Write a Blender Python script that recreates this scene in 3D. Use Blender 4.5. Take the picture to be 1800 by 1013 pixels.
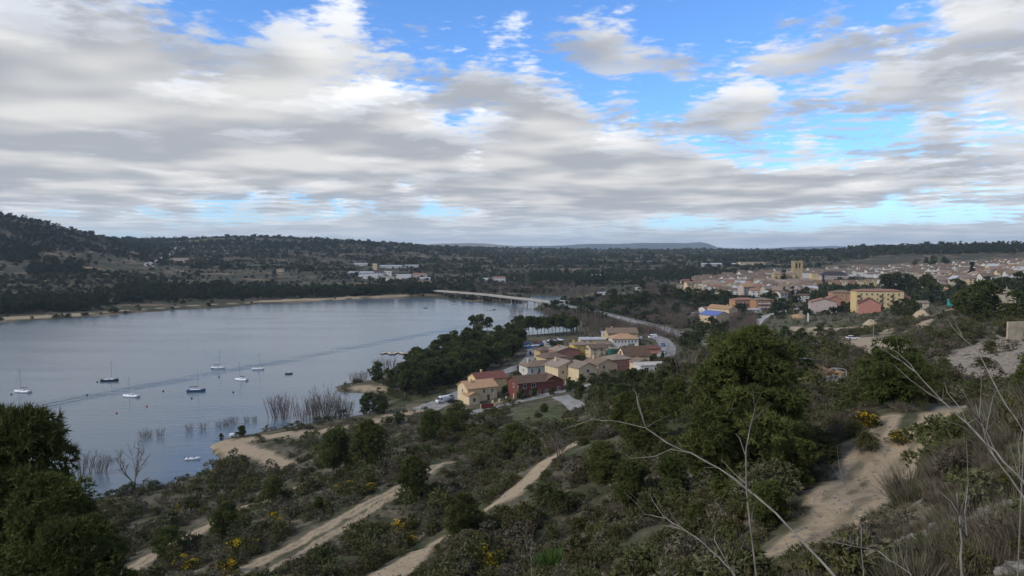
import bpy, math, random
import numpy as np
from mathutils import Vector, Matrix
R = math.radians
sc = bpy.context.scene
col = sc.collection
for _o in list(bpy.data.objects):
    bpy.data.objects.remove(_o)

# ------------------------------------------------------------------ camera
F, CX, CY, HZ, CAMZ = 1239.0, 900.0, 506.5, 440.0, 60.0
PITCH = math.atan((CY - HZ) / F)
cam_d = bpy.data.cameras.new('camera')
cam = bpy.data.objects.new('camera', cam_d)
col.objects.link(cam)
cam.location = (0, 0, CAMZ)
cam.rotation_euler = (math.pi / 2 - PITCH, 0, 0)
cam_d.sensor_width = 36
cam_d.lens = 36 * F / 1800
cam_d.clip_start = 0.1
cam_d.clip_end = 60000
sc.camera = cam

# ------------------------------------------------------------------ sky, sun, exposure
SUN_AZ = R(-118)          # clockwise from +Y
SUN_EL = R(36)
SKY_STRENGTH = 0.1
world = bpy.data.worlds.new('World')
sc.world = world
world.use_nodes = True


def build_world():
    nt = world.node_tree
    N, L = nt.nodes, nt.links
    N.clear()
    out = N.new('ShaderNodeOutputWorld')
    bg = N.new('ShaderNodeBackground')
    bg.inputs['Strength'].default_value = SKY_STRENGTH
    L.new(bg.outputs[0], out.inputs[0])
    sky = N.new('ShaderNodeTexSky')
    sky.sky_type = 'NISHITA'
    sky.sun_disc = False
    sky.sun_elevation = SUN_EL
    sky.sun_rotation = SUN_AZ
    sky.altitude = 700
    sky.air_density = 1.0
    sky.dust_density = 0.6
    sky.ozone_density = 2.5

    def math_(op, a, b=None, clamp=False):
        n = N.new('ShaderNodeMath')
        n.operation = op
        n.use_clamp = clamp
        for i, v in enumerate((a, b)):
            if v is None:
                continue
            if isinstance(v, (int, float)):
                n.inputs[i].default_value = v
            else:
                L.new(v, n.inputs[i])
        return n.outputs[0]

    def ramp(v, lo, hi, smooth=True):
        n = N.new('ShaderNodeMapRange')
        n.interpolation_type = 'SMOOTHSTEP' if smooth else 'LINEAR'
        L.new(v, n.inputs['Value'])
        for k, x in (('From Min', lo), ('From Max', hi)):
            if isinstance(x, (int, float)):
                n.inputs[k].default_value = x
            else:
                L.new(x, n.inputs[k])
        n.inputs['To Min'].default_value = 0
        n.inputs['To Max'].default_value = 1
        return n.outputs[0]

    def mix(f, a, b):
        n = N.new('ShaderNodeMix')
        n.data_type = 'RGBA'
        L.new(f, n.inputs[0])
        for i, v in ((6, a), (7, b)):
            if isinstance(v, tuple):
                n.inputs[i].default_value = (*v, 1)
            else:
                L.new(v, n.inputs[i])
        return n.outputs[2]

    tc = N.new('ShaderNodeTexCoord')
    sep = N.new('ShaderNodeSeparateXYZ')
    L.new(tc.outputs['Generated'], sep.inputs[0])
    x, y, z = sep.outputs
    zc = math_('MAXIMUM', math_('ADD', z, 0.06), 0.05)
    ux = math_('DIVIDE', x, zc)
    uy = math_('DIVIDE', y, zc)

    def pos(h, scale, dx=0.0, dy=0.0, zs=1.0):
        c = N.new('ShaderNodeCombineXYZ')
        L.new(math_('ADD', math_('MULTIPLY', ux, h * scale), dx), c.inputs[0])
        L.new(math_('ADD', math_('MULTIPLY', uy, h * scale), dy), c.inputs[1])
        c.inputs[2].default_value = h * scale * zs
        return c.outputs[0]

    def noise(vec, scale, detail, rough=0.55, dist=0.0):
        n = N.new('ShaderNodeTexNoise')
        n.noise_dimensions = '3D'
        n.inputs['Scale'].default_value = scale
        n.inputs['Detail'].default_value = detail
        n.inputs['Roughness'].default_value = rough
        n.inputs['Distortion'].default_value = dist
        L.new(vec, n.inputs['Vector'])
        return n.outputs[0]

    S = 1.0 / SKY_STRENGTH
    # broad field that says where the deck is broken
    OX, OY = CLOUD_OFF
    big = noise(pos(1.0, 1.0, OX, OY, 0), 0.26, 1.0, 0.5)
    tone = noise(pos(1.0, 1.0, OX + 7, OY + 3, 0), 1.1, 2.0, 0.55)
    # far clouds are seen edge on: cover grows towards the horizon
    far = ramp(z, 0.30, 0.05)
    tintn = N.new('ShaderNodeMix'); tintn.data_type = 'RGBA'; tintn.blend_type = 'MULTIPLY'
    tintn.inputs[0].default_value = 1.0
    tintn.inputs[7].default_value = (0.66, 0.98, 1.36, 1)
    L.new(sky.outputs[0], tintn.inputs[6])
    C = tintn.outputs[2]
    # the air between here and the lowest sky
    nl = 8
    for k in reversed(range(nl)):
        t = k / (nl - 1)
        h = 1.0 + 0.36 * t
        n1 = noise(pos(h, 1.0, OX, OY, 1.1), 1.7, 5.0, 0.60)
        v = math_('ADD', n1, math_('MULTIPLY', math_('SUBTRACT', big, 0.5), 0.75))
        v = math_('ADD', v, math_('MULTIPLY', far, 0.035))
        lo = COVER + 0.085 * t ** 1.2
        d = ramp(v, lo, lo + 0.10)
        # base grey, sides and tops white
        g = 0.27 + 0.37 * t ** 0.75
        base = (S * g * 0.95, S * g * 1.0, S * g * 1.085)
        lt = 0.20 - 0.12 * t
        lit = (S * (g + lt), S * (g + lt * 0.985), S * (g + lt * 0.95))
        c = mix(ramp(tone, 0.38, 0.70), base, lit)
        dd = math_('MULTIPLY', d, 0.9 if k else 0.8)
        C = mix(dd, C, c)
    # pale thick air close to the horizon
    C = mix(math_('MULTIPLY', ramp(z, 0.075, 0.0), 0.55), C, (S * 0.46, S * 0.53, S * 0.60))
    L.new(C, bg.inputs['Color'])


CLOUD_OFF = (-34.05, -11.6)
COVER = 0.458
build_world()

sun_d = bpy.data.lights.new('sun', 'SUN')
sun_d.energy = 1.4
sun_d.angle = R(12)
sun_d.color = (1.0, 0.94, 0.85)
sun = bpy.data.objects.new('sun', sun_d)
col.objects.link(sun)
_sd = Vector((math.sin(SUN_AZ) * math.cos(SUN_EL), math.cos(SUN_AZ) * math.cos(SUN_EL), math.sin(SUN_EL)))
sun.rotation_euler = _sd.to_track_quat('Z', 'Y').to_euler()
sun.location = (0, 0, 300)

vs = sc.view_settings
vs.view_transform = 'Standard'
vs.look = 'None'
vs.exposure = 0.75
vs.gamma = 1.0
vs.use_curve_mapping = False
sc.cycles.max_bounces = 4
sc.cycles.diffuse_bounces = 2
sc.cycles.glossy_bounces = 2
world.cycles.sampling_method = 'MANUAL'
world.cycles.sample_map_resolution = 512
sc.cycles.transparent_max_bounces = 6

# ------------------------------------------------------------------ helpers
rng = np.random.default_rng(7)
random.seed(7)


def ray(px, py):
    dx, up = (px - CX) / F, (CY - py) / F
    c, s = math.cos(PITCH), math.sin(PITCH)
    return dx, c + s * up, c * up - s


def P(px, py, z):
    dx, fw, up = ray(px, py)
    t = (z - CAMZ) / up
    return (dx * t, fw * t, z)


def PD(px, py, d):
    dx, fw, up = ray(px, py)
    t = d / fw
    return (dx * t, d, CAMZ + up * t)


def tag(o, label=None, cat=None, group=None, kind=None):
    if label: o['label'] = label
    if cat: o['category'] = cat
    if group: o['group'] = group
    if kind: o['kind'] = kind
    return o


def mesh_np(name, verts, faces, mat=None, smooth=False, tint=None):
    """verts (n,3) array, faces (m,k) int array with k = 3 or 4"""
    me = bpy.data.meshes.new(name)
    verts = np.asarray(verts, dtype=np.float32)
    faces = np.asarray(faces, dtype=np.int32)
    k = faces.shape[1]
    me.vertices.add(len(verts))
    me.vertices.foreach_set('co', verts.ravel())
    me.loops.add(faces.size)
    me.loops.foreach_set('vertex_index', faces.ravel())
    me.polygons.add(len(faces))
    me.polygons.foreach_set('loop_start', np.arange(0, faces.size, k, dtype=np.int32))
    me.polygons.foreach_set('loop_total', np.full(len(faces), k, dtype=np.int32))
    if smooth:
        me.polygons.foreach_set('use_smooth', np.ones(len(faces), dtype=bool))
    if tint is not None:
        a = me.attributes.new('tint', 'FLOAT', 'FACE')
        a.data.foreach_set('value', np.asarray(tint, dtype=np.float32))
    me.update(calc_edges=True)
    if mat: me.materials.append(mat)
    return me


def link(name, me, parent=None, loc=None, rot=None, scale=None):
    o = bpy.data.objects.new(name, me)
    col.objects.link(o)
    if parent is not None: o.parent = parent
    if loc is not None: o.location = loc
    if rot is not None: o.rotation_euler = rot
    if scale is not None: o.scale = scale
    return o


def empty(name, loc=(0, 0, 0), rz=0.0, scale=None):
    o = link(name, None, None, loc, (0, 0, rz), scale)
    o.empty_display_size = 0.3
    return o


class MB:
    """collects simple solids into one mesh"""
    def __init__(s):
        s.v, s.f = [], []

    def add(s, vs_, fs):
        b = len(s.v)
        s.v += [tuple(v) for v in vs_]
        s.f += [tuple(i + b for i in f) for f in fs]
        return s

    def box(s, x0, x1, y0, y1, z0, z1):
        return s.add([(x0, y0, z0), (x1, y0, z0), (x1, y1, z0), (x0, y1, z0), (x0, y0, z1), (x1, y0, z1), (x1, y1, z1), (x0, y1, z1)],
                     [(0, 3, 2, 1), (4, 5, 6, 7), (0, 1, 5, 4), (1, 2, 6, 5), (2, 3, 7, 6), (3, 0, 4, 7)])

    def tube(s, pts, rad, n=5):
        pts = [Vector(p) for p in pts]
        if not hasattr(rad, '__len__'): rad = [rad] * len(pts)
        b = len(s.v)
        for i, p in enumerate(pts):
            d = (pts[min(i + 1, len(pts) - 1)] - pts[max(i - 1, 0)])
            if d.length < 1e-9: d = Vector((0, 0, 1))
            d.normalize()
            a = d.orthogonal().normalized() if i == 0 else (a0 - d * a0.dot(d)).normalized()
            a0 = a
            c = d.cross(a)
            for k in range(n):
                w = 2 * math.pi * k / n
                s.v.append(tuple(p + (a * math.cos(w) + c * math.sin(w)) * rad[i]))
        for i in range(len(pts) - 1):
            for k in range(n):
                k2 = (k + 1) % n
                s.f.append((b + i * n + k, b + i * n + k2, b + (i + 1) * n + k2, b + (i + 1) * n + k))
        s.f.append(tuple(b + k for k in reversed(range(n))))
        s.f.append(tuple(b + (len(pts) - 1) * n + k for k in range(n)))
        return s

    def mesh(s, name, mat=None, smooth=False):
        me = bpy.data.meshes.new(name)
        me.from_pydata(s.v, [], s.f)
        if smooth:
            for p in me.polygons: p.use_smooth = True
        me.update()
        if mat: me.materials.append(mat)
        return me

    def build(s, name, mat, parent=None, smooth=False, **kw):
        return link(name, s.mesh(name, mat, smooth), parent, **kw)


# ------------------------------------------------------------------ materials
def new_mat(name):
    m = bpy.data.materials.new(name)
    m.use_nodes = True
    nt = m.node_tree
    b = nt.nodes['Principled BSDF']
    return m, nt, nt.nodes, nt.links, b


def mat(name, color, rough=0.8, var=0.15, scale=3.0, spec=0.3, metal=0.0, rand=0.0, bump=0.0, color2=None):
    """plain colour with noise wear; rand shifts the value from object to object"""
    m, nt, N, L, b = new_mat(name)
    tc = N.new('ShaderNodeTexCoord')
    nz = N.new('ShaderNodeTexNoise')
    nz.inputs['Scale'].default_value = scale
    nz.inputs['Detail'].default_value = 6
    L.new(tc.outputs['Object'], nz.inputs['Vector'])
    mx = N.new('ShaderNodeMix')
    mx.data_type = 'RGBA'
    c2 = color2 or tuple(c * (1 - var * 1.6) for c in color)
    c1 = tuple(min(1, c * (1 + var * 0.6)) for c in color)
    mx.inputs[6].default_value = (*c2, 1)
    mx.inputs[7].default_value = (*c1, 1)
    mr = N.new('ShaderNodeMapRange')
    mr.inputs['From Min'].default_value = 0.3
    mr.inputs['From Max'].default_value = 0.65
    L.new(nz.outputs[0], mr.inputs['Value'])
    L.new(mr.outputs[0], mx.inputs[0])
    last = mx.outputs[2]
    if rand:
        oi = N.new('ShaderNodeObjectInfo')
        hs = N.new('ShaderNodeHueSaturation')
        mr2 = N.new('ShaderNodeMapRange')
        mr2.inputs['To Min'].default_value = 1 - rand
        mr2.inputs['To Max'].default_value = 1 + rand
        L.new(oi.outputs['Random'], mr2.inputs['Value'])
        L.new(mr2.outputs[0], hs.inputs['Value'])
        L.new(last, hs.inputs['Color'])
        last = hs.outputs[0]
    L.new(last, b.inputs['Base Color'])
    b.inputs['Roughness'].default_value = rough
    b.inputs['Specular IOR Level'].default_value = spec
    b.inputs['Metallic'].default_value = metal
    if bump:
        bp = N.new('ShaderNodeBump')
        bp.inputs['Strength'].default_value = bump
        L.new(nz.outputs[0], bp.inputs['Height'])
        L.new(bp.outputs[0], b.inputs['Normal'])
    return m


def leaf_mat(name, c_dark, c_light, rand=0.2, trans=0.15, warm=None):
    """leaves: colour differs from tuft to tuft (face attribute) and from plant to plant"""
    m, nt, N, L, b = new_mat(name)
    at = N.new('ShaderNodeAttribute')
    at.attribute_name = 'tint'
    mx = N.new('ShaderNodeMix')
    mx.data_type = 'RGBA'
    mx.inputs[6].default_value = (*c_dark, 1)
    mx.inputs[7].default_value = (*c_light, 1)
    L.new(at.outputs['Fac'], mx.inputs[0])
    oi = N.new('ShaderNodeObjectInfo')
    hs = N.new('ShaderNodeHueSaturation')
    mr = N.new('ShaderNodeMapRange')
    mr.inputs['To Min'].default_value = 1 - rand
    mr.inputs['To Max'].default_value = 1 + rand
    L.new(oi.outputs['Random'], mr.inputs['Value'])
    L.new(mr.outputs[0], hs.inputs['Value'])
    mr3 = N.new('ShaderNodeMapRange')
    mr3.inputs['To Min'].default_value = 0.5 - rand * 0.09
    mr3.inputs['To Max'].default_value = 0.5 + rand * 0.09
    fr = N.new('ShaderNodeMath'); fr.operation = 'FRACT'
    ml = N.new('ShaderNodeMath'); ml.operation = 'MULTIPLY'; ml.inputs[1].default_value = 7.31
    L.new(oi.outputs['Random'], ml.inputs[0]); L.new(ml.outputs[0], fr.inputs[0]); L.new(fr.outputs[0], mr3.inputs['Value'])
    L.new(mr3.outputs[0], hs.inputs['Hue'])
    L.new(mx.outputs[2], hs.inputs['Color'])
    L.new(hs.outputs[0], b.inputs['Base Color'])
    b.inputs['Roughness'].default_value = 0.75
    b.inputs['Specular IOR Level'].default_value = 0.15
    if trans:
        tr = N.new('ShaderNodeBsdfTranslucent')
        L.new(hs.outputs[0], tr.inputs[0])
        ms = N.new('ShaderNodeMixShader')
        ms.inputs[0].default_value = trans
        L.new(b.outputs[0], ms.inputs[1])
        L.new(tr.outputs[0], ms.inputs[2])
        L.new(ms.outputs[0], N['Material Output'].inputs[0])
    return m


# ------------------------------------------------------------------ numpy noise
def _hash2(ix, iy, seed):
    h = (ix.astype(np.int64) * 374761393 + iy.astype(np.int64) * 668265263 + seed * 1442695041) & 0xFFFFFFFF
    h = ((h ^ (h >> 13)) * 1274126177) & 0xFFFFFFFF
    return ((h ^ (h >> 16)) & 0xFFFF) / 65535.0


def vnoise(x, y, seed=0):
    ix, iy = np.floor(x), np.floor(y)
    fx, fy = x - ix, y - iy
    fx = fx * fx * (3 - 2 * fx); fy = fy * fy * (3 - 2 * fy)
    a = _hash2(ix, iy, seed); b = _hash2(ix + 1, iy, seed)
    c = _hash2(ix, iy + 1, seed); d = _hash2(ix + 1, iy + 1, seed)
    return (a * (1 - fx) + b * fx) * (1 - fy) + (c * (1 - fx) + d * fx) * fy


def fbm(x, y, oct=4, seed=0):
    s, a, t = 0, 0.5, 0
    for o in range(oct):
        s = s + a * vnoise(x * 2 ** o + o * 17.3, y * 2 ** o - o * 9.1, seed + o)
        t += a
        a *= 0.5
    return s / t


def seg_dist(x, y, pts):
    """distance to a polyline (world xy)"""
    best = np.full(x.shape, 1e9)
    for (x0, y0), (x1, y1) in zip(pts[:-1], pts[1:]):
        dx, dy = x1 - x0, y1 - y0
        l2 = dx * dx + dy * dy + 1e-9
        t = np.clip(((x - x0) * dx + (y - y0) * dy) / l2, 0, 1)
        best = np.minimum(best, np.hypot(x - x0 - t * dx, y - y0 - t * dy))
    return best


def in_poly(x, y, poly):
    ins = np.zeros(x.shape, bool)
    n = len(poly)
    for i in range(n):
        x0, y0 = poly[i]; x1, y1 = poly[(i + 1) % n]
        c = ((y0 > y) != (y1 > y)) & (x < (x1 - x0) * (y - y0) / (y1 - y0 + 1e-12) + x0)
        ins ^= c
    return ins
# ------------------------------------------------------------------ terrain: heights from surveyed points
CD = [  # (px, py, distance): visible ground points
 # near slope
 (1700,900,9),(1790,860,10),(1500,1000,9.5),(1620,960,8.5),(1750,760,25),(1790,700,38),
 (1300,1005,24),(1480,940,27),(1560,860,33),(1600,800,38),(1650,725,48),(1530,730,48),(1500,770,42),(1450,850,34),(1400,900,30),
 (1600,712,53),(1690,716,50),(1250,900,43),(1310,870,50),(1200,1000,34),(1100,950,46),(1000,900,63),(950,1000,50),
 (1440,700,75),(1440,655,112),(1500,640,140),(1570,690,80),(1380,605,230),(1300,602,262),
 (1700,640,125),(1790,602,150),(1620,628,150),(1700,610,160),(1790,640,105),
 (1180,690,150),(1180,655,210),(1100,690,172),(1060,715,200),(1080,735,158),(1030,728,215),
 (1060,755,106),(960,810,87),(880,880,70),(780,950,60),(690,1005,53),(1000,760,140),(950,770,150),(900,800,135),(850,840,115),(800,900,90),(760,960,72),
 (790,815,122),(640,890,99),(430,1000,77),(700,820,140),(700,780,175),(700,760,195),(600,800,165),(600,770,205),(520,832,162),
 (550,850,139),(340,940,109),(220,1005,91),(430,850,165),(400,870,155),(300,880,150),(250,900,140),
 # left land beyond the lake
 (0,540,690),(0,520,840),(0,490,1000),(0,450,1200),(0,420,1310),(0,391,1420),(60,396,1450),(130,419,1500),(-250,500,800),(-250,420,1300),(-250,372,1500),
 (-700,560,560),(-700,420,1400),(175,419,1620),(150,520,820),(150,490,980),(150,455,1250),(240,433,1900),
 (300,523,850),(300,500,1000),(300,475,1250),(300,450,1700),(300,433,2200),(300,422,2700),(240,422,2600),(380,420,2300),
 (440,426,2200),(500,430,2200),(450,510,960),(450,480,1250),(450,450,1700),
 (600,510,980),(600,490,1200),(600,470,1500),(600,450,1900),(640,430,2250),(570,432,2200),(700,433,2500),(750,434,3000),
 (750,500,1080),(750,470,1500),
 (900,513,965),(900,500,1150),(900,480,1450),(900,460,1900),(900,447,2700),(900,438,3700),
 (1100,558,590),(1100,530,770),(1100,510,955),(1100,490,1250),(1100,470,1650),(1100,450,2400),(1100,440,3700),(1000,500,1080),(1000,470,1600),
 (1250,440,3700),(1250,480,1300),(1250,460,1800),
 (1400,480,1280),(1400,460,1560),(1400,448,2300),(1400,442,3400),
 (1600,462,1400),(1600,447,1600),(1550,438,1800),(1640,434,1750),(1700,431,1650),(1725,428,1550),(1800,433,1550),(1500,443,2400),
 (1780,480,900),(1780,465,1100),(1780,447,1400),
 (1500,597,250),(1640,560,300),(1700,546,300),(1785,546,250),(1600,572,330),(1420,600,290),
 (2100,560,200),(2100,480,700),(2100,440,1500),(2500,600,150),
]
CZ = [  # (px, py, height above the lake)
 (1010,712,9),(985,692,8),(900,705,6),(800,730,4),(780,703,4),(1000,672,7),(950,640,5),(930,612,4),(1000,600,5),(1060,590,6),(1100,602,8),
 (1130,640,8.5),(870,660,4),(1167,607,10),(1160,640,9.5),(990,580,3),(1060,570,5),(760,690,3),(700,700,2),(640,685,1.5),(640,745,2.5),
 (560,757,2),(470,765,1.5),(400,780,1.2),(500,815,2.5),(440,792,1.8),(930,720,9),(720,735,4),
 (1250,612,8),(1340,590,8),(1350,556,12),(1430,540,14),(1300,540,9),(1250,560,6),(1400,520,14),(1400,500,14),(1200,545,5),(1200,520,6),
 (1550,550,21),(1550,543,18),(1600,520,17),(1600,500,18),(1600,482,21),(1480,560,17),(1460,580,18),(1750,500,27),(1700,520,24),(1200,575,6),
]
CW = [  # world points out of sight
 (0,1.5,58.3),(1.5,0,58.7),(-1.5,0,57.9),(0,-1.5,58.9),(0,9,54.6),(0,20,47.0),(0,30,42.0),(8,40,41.0),(-5,7,53.6),(-19,28,39.5),(-40,35,30),(-60,60,21),(-80,60,14),
 (-100,100,8),(-150,110,2.0),(37,62,45.5),(12,-3,62.5),(10,8,58.6),(8,4,59),(20,10,59),(40,10,62),(60,40,57),(80,80,50),(0,-20,66),(0,-100,95),(-20,-5,52),(-60,-10,30),
 (-120,10,9),(-200,-40,6),(-300,-200,20),(100,-60,95),(300,0,90),(200,100,58),(0,-1000,160),(1000,-500,160),(-1000,-800,90),(1000,600,75),
]
for a in range(-70, 75, 10):
    for r_, z_ in ((6500, 48), (15000, 30)):
        CW.append((r_ * math.sin(R(a)), r_ * math.cos(R(a)), z_))
for a in (100, 140, 179, -179, -140, -100):
    CW.append((9000 * math.sin(R(a)), 9000 * math.cos(R(a)), 80))
ctrl = [PD(*c) for c in CD] + [P(*c) for c in CZ] + CW
ctrl = np.array(ctrl)


def _pol(x, y):
    return 1.6 * np.arctan2(x, y), np.log(np.hypot(x, y) + 1e-6)


def _tps_fit(c):
    a, b = _pol(c[:, 0], c[:, 1])
    n = len(c)
    r2 = (a[:, None] - a[None]) ** 2 + (b[:, None] - b[None]) ** 2
    K = 0.5 * r2 * np.log(r2 + 1e-12)
    K[np.arange(n), np.arange(n)] = 2e-4
    Q = np.column_stack([np.ones(n), a, b])
    A = np.zeros((n + 3, n + 3))
    A[:n, :n] = K; A[:n, n:] = Q; A[n:, :n] = Q.T
    s = np.linalg.lstsq(A, np.concatenate([c[:, 2], np.zeros(3)]), rcond=None)[0]
    return a, b, s


_ta, _tb, _ts = _tps_fit(ctrl)


def tps(x, y):
    a, b = _pol(x, y)
    out = np.empty(a.shape)
    af, bf, of = a.ravel(), b.ravel(), out.ravel()
    for i in range(0, len(af), 20000):
        r2 = (af[i:i + 20000, None] - _ta[None]) ** 2 + (bf[i:i + 20000, None] - _tb[None]) ** 2
        of[i:i + 20000] = (0.5 * r2 * np.log(r2 + 1e-12)) @ _ts[:-3] + _ts[-3] + _ts[-2] * af[i:i + 20000] + _ts[-1] * bf[i:i + 20000]
    return of.reshape(a.shape)


LAKE_PX = [(-250,905),(0,888),(150,878),(205,870),(262,862),(312,846),(350,832),(392,816),(374,797),(368,784),(398,771),(470,757),(560,741),(606,735),
 (640,728),(668,716),(655,700),(640,692),(594,690),(588,681),(612,673),(655,668),(690,648),(740,624),(790,606),(815,592),(835,580),(900,583),(918,590),(1008,586),
 (1018,572),(965,557),(944,546),(960,538),(1004,528),(985,521),(935,519),(925,533),(880,534),(830,531),(790,527),(762,523.5),(740,524),(660,524),(600,527),
 (540,532),(450,535),(400,541),(300,546),(200,554),(100,561),(0,567),(-300,588),(-800,626)]
LAKE = [P(a, b, 0)[:2] for a, b in LAKE_PX] + [(-1200, 420), (-1400, 0), (-700, -250), (-420, -60), (-250, 60)]

TRACKS = [  # (pixel polyline, reference height, half width)
 ([(1230,1040),(1300,1003),(1400,960),(1480,925),(1540,868),(1585,810),(1622,765),(1655,728),(1680,716)], None, 1.2),
 ([(1450,880),(1500,830),(1540,775),(1560,735)], None, 0.9),
 ([(640,1035),(690,1003),(780,945),(880,880),(960,812),(1010,780),(1075,747)], None, 2.1),
 ([(380,1030),(430,1000),(540,945),(640,890),(720,848),(792,813)], None, 1.25),
 ([(450,1012),(560,952),(655,897),(740,850)], None, 0.7),
 ([(200,1020),(250,990),(340,940),(430,890),(550,846)], None, 1.5),
 ([(505,818),(470,803),(430,788),(405,780)], None, 3.0),
 ([(395,781),(440,772),(520,764),(600,752),(660,743),(720,726),(775,708)], None, 4.0),
 ([(376,785),(396,778)], None, 5.0),
 ([(1395,575),(1440,590),(1500,597),(1560,598),(1600,585),(1625,572)], None, 3.0),
 ([(1500,597),(1540,615),(1560,622)], None, 6.0),
 ([(1420,578),(1480,578),(1560,575)], None, 5.0),
 ([(1610,576),(1640,560),(1665,546),(1695,540)], None, 2.6),
 ([(0,561),(100,556),(240,545),(330,538),(450,532),(560,528),(690,521)], None, 2.2),
 ([(1010,527),(1035,519),(1042,516)], None, 2.0),
]
# ---- polar sheet
th = np.concatenate([np.linspace(-180, -52, 42)[:-1], np.arange(-52, 52.01, 0.21), np.linspace(52, 180, 43)[1:]])
THR = np.radians(th)
rr = np.exp(np.arange(math.log(1.0), math.log(16000), 0.0112))
TT, RR = np.meshgrid(THR, rr, indexing='ij')
GX, GY = RR * np.sin(TT), RR * np.cos(TT)


def ground_raw(x, y):
    z = tps(x, y)
    d = np.hypot(x, y)
    amp = np.clip(d / 60, 0.12, 1.0)
    z = z + (fbm(x / 9, y / 9, 4, 3) - 0.5) * 1.6 * amp + (fbm(x / 90, y / 90, 3, 9) - 0.5) * 7 * np.clip((d - 600) / 900, 0, 1)
    # old terraces on the far slopes
    far = np.clip((d - 700) / 400, 0, 1) * np.clip((4000 - d) / 1500, 0, 1)
    q = z / 5.0
    fr = q - np.floor(q)
    z = z + far * 0.75 * 5.0 * (np.clip((fr - 0.35) / 0.3, 0, 1) - fr)
    return z


GZ = ground_raw(GX, GY)
ins = in_poly(GX, GY, LAKE)
ld = seg_dist(GX, GY, LAKE + LAKE[:1])
land = np.maximum(GZ, 0.12 + np.minimum(ld, 60) * 0.035)
blend = np.clip(ld / 14, 0, 1)
land = np.where(ld < 14, (0.1 + ld * 0.06) * (1 - blend) + land * blend, land)
GZ = np.where(ins, -np.minimum(0.25 + ld * 0.12, 5.0), land)

HWPX = ((735, 508.5, 6.5), (762, 511, 6.5), (850, 518, 6.5), (940, 528, 6.5), (1000, 539, 6.7), (1060, 552, 7), (1130, 569, 7.5), (1195, 588, 8.2), (1235, 603, 8.5), (1262, 617, 8.5))
_emb = [P(965, 532.5, 6.5)[:2]] + [P(*q)[:2] for q in HWPX if q[0] >= 1000]
_ed = seg_dist(GX, GY, _emb)
_et = np.interp(GY, [400, 448, 560, 700], [7.9, 7.6, 6.5, 6.0])
GZ = np.maximum(GZ, np.minimum(_et, _et - (_ed - 6.5) * 0.6 + (fbm(GX / 5, GY / 5, 2, 77) - .5) * 1.0 * (_ed > 6.5)))
# cut the ground back where it would stand over the road
_rd = seg_dist(GX, GY, _emb)
GZ = np.where((_rd < 12) & (GZ > _et), np.minimum(GZ, _et + np.maximum(_rd - 6.5, 0) * 0.9), GZ)


def gz(x, y):
    a = math.atan2(x, y); r = max(math.hypot(x, y), 1.001)
    i = np.interp(a, THR, np.arange(len(THR))); j = np.clip(math.log(r) / 0.0112, 0, len(rr) - 1.001)
    i0 = int(min(i, len(THR) - 2)); j0 = int(j)
    fi, fj = i - i0, j - j0
    return float((GZ[i0, j0] * (1 - fj) + GZ[i0, j0 + 1] * fj) * (1 - fi) + (GZ[i0 + 1, j0] * (1 - fj) + GZ[i0 + 1, j0 + 1] * fj) * fi)


def gz_v(x, y):
    a = np.arctan2(x, y); r = np.maximum(np.hypot(x, y), 1.001)
    i = np.interp(a, THR, np.arange(len(THR))); j = np.clip(np.log(r) / 0.0112, 0, len(rr) - 1.001)
    i0 = np.minimum(i.astype(int), len(THR) - 2); j0 = j.astype(int)
    fi, fj = i - i0, j - j0
    return (GZ[i0, j0] * (1 - fj) + GZ[i0, j0 + 1] * fj) * (1 - fi) + (GZ[i0 + 1, j0] * (1 - fj) + GZ[i0 + 1, j0 + 1] * fj) * fi


_T = np.exp(np.linspace(math.log(3), math.log(12000), 2600))


def hit(px, py, dmin=3.0):
    """where the line of sight through a pixel meets the ground (or the water)"""
    dx, fw, up = ray(px, py)
    x, y, z = dx * _T, fw * _T, CAMZ + up * _T
    below = (z < np.maximum(gz_v(x, y), 0.0)) & (_T > dmin)
    k = int(np.argmax(below))
    if not below[k]: k = len(_T) - 1
    return (float(x[k]), float(y[k]), max(gz(float(x[k]), float(y[k])), 0.0))


def masks(x, y):
    wob = (fbm(x / 2.5, y / 2.5, 3, 21) - 0.5)
    wob2 = fbm(x / 0.9, y / 0.9, 3, 57) - 0.3
    dirt = np.zeros(x.shape)
    for pts, _, hw in TRACKS_W:
        d = seg_dist(x, y, pts) + wob * hw * 0.9 + (wob2 - .2) * 0.5
        rut = np.clip(1.25 - np.clip((hw * 0.32 - d) / (hw * 0.15), 0, 1) * (0.55 + wob2 * 0.9), 0, 1) if 0.6 < hw < 2.0 else 1.0
        dirt = np.maximum(dirt, np.clip((hw * 1.15 - d) / (hw * 0.35), 0, 1) * rut)
    for poly in SAND_W:
        d = seg_dist(x, y, poly + poly[:1]); d = np.where(in_poly(x, y, poly), -d, d) + wob * 8
        dirt = np.maximum(dirt, np.clip(-d / 2.5, 0, 1))
    green = np.zeros(x.shape)
    for poly in GREEN_W:
        d = seg_dist(x, y, poly + poly[:1]); d = np.where(in_poly(x, y, poly), -d, d) + wob * 6
        green = np.maximum(green, np.clip(-d / 3, 0, 1))
    rock = np.zeros(x.shape)
    for poly in ROCK_W:
        d = seg_dist(x, y, poly + poly[:1]); d = np.where(in_poly(x, y, poly), -d, d) + wob * 9
        rock = np.maximum(rock, np.clip(-d / 4, 0, 1))
    return dirt, green, rock


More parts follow.
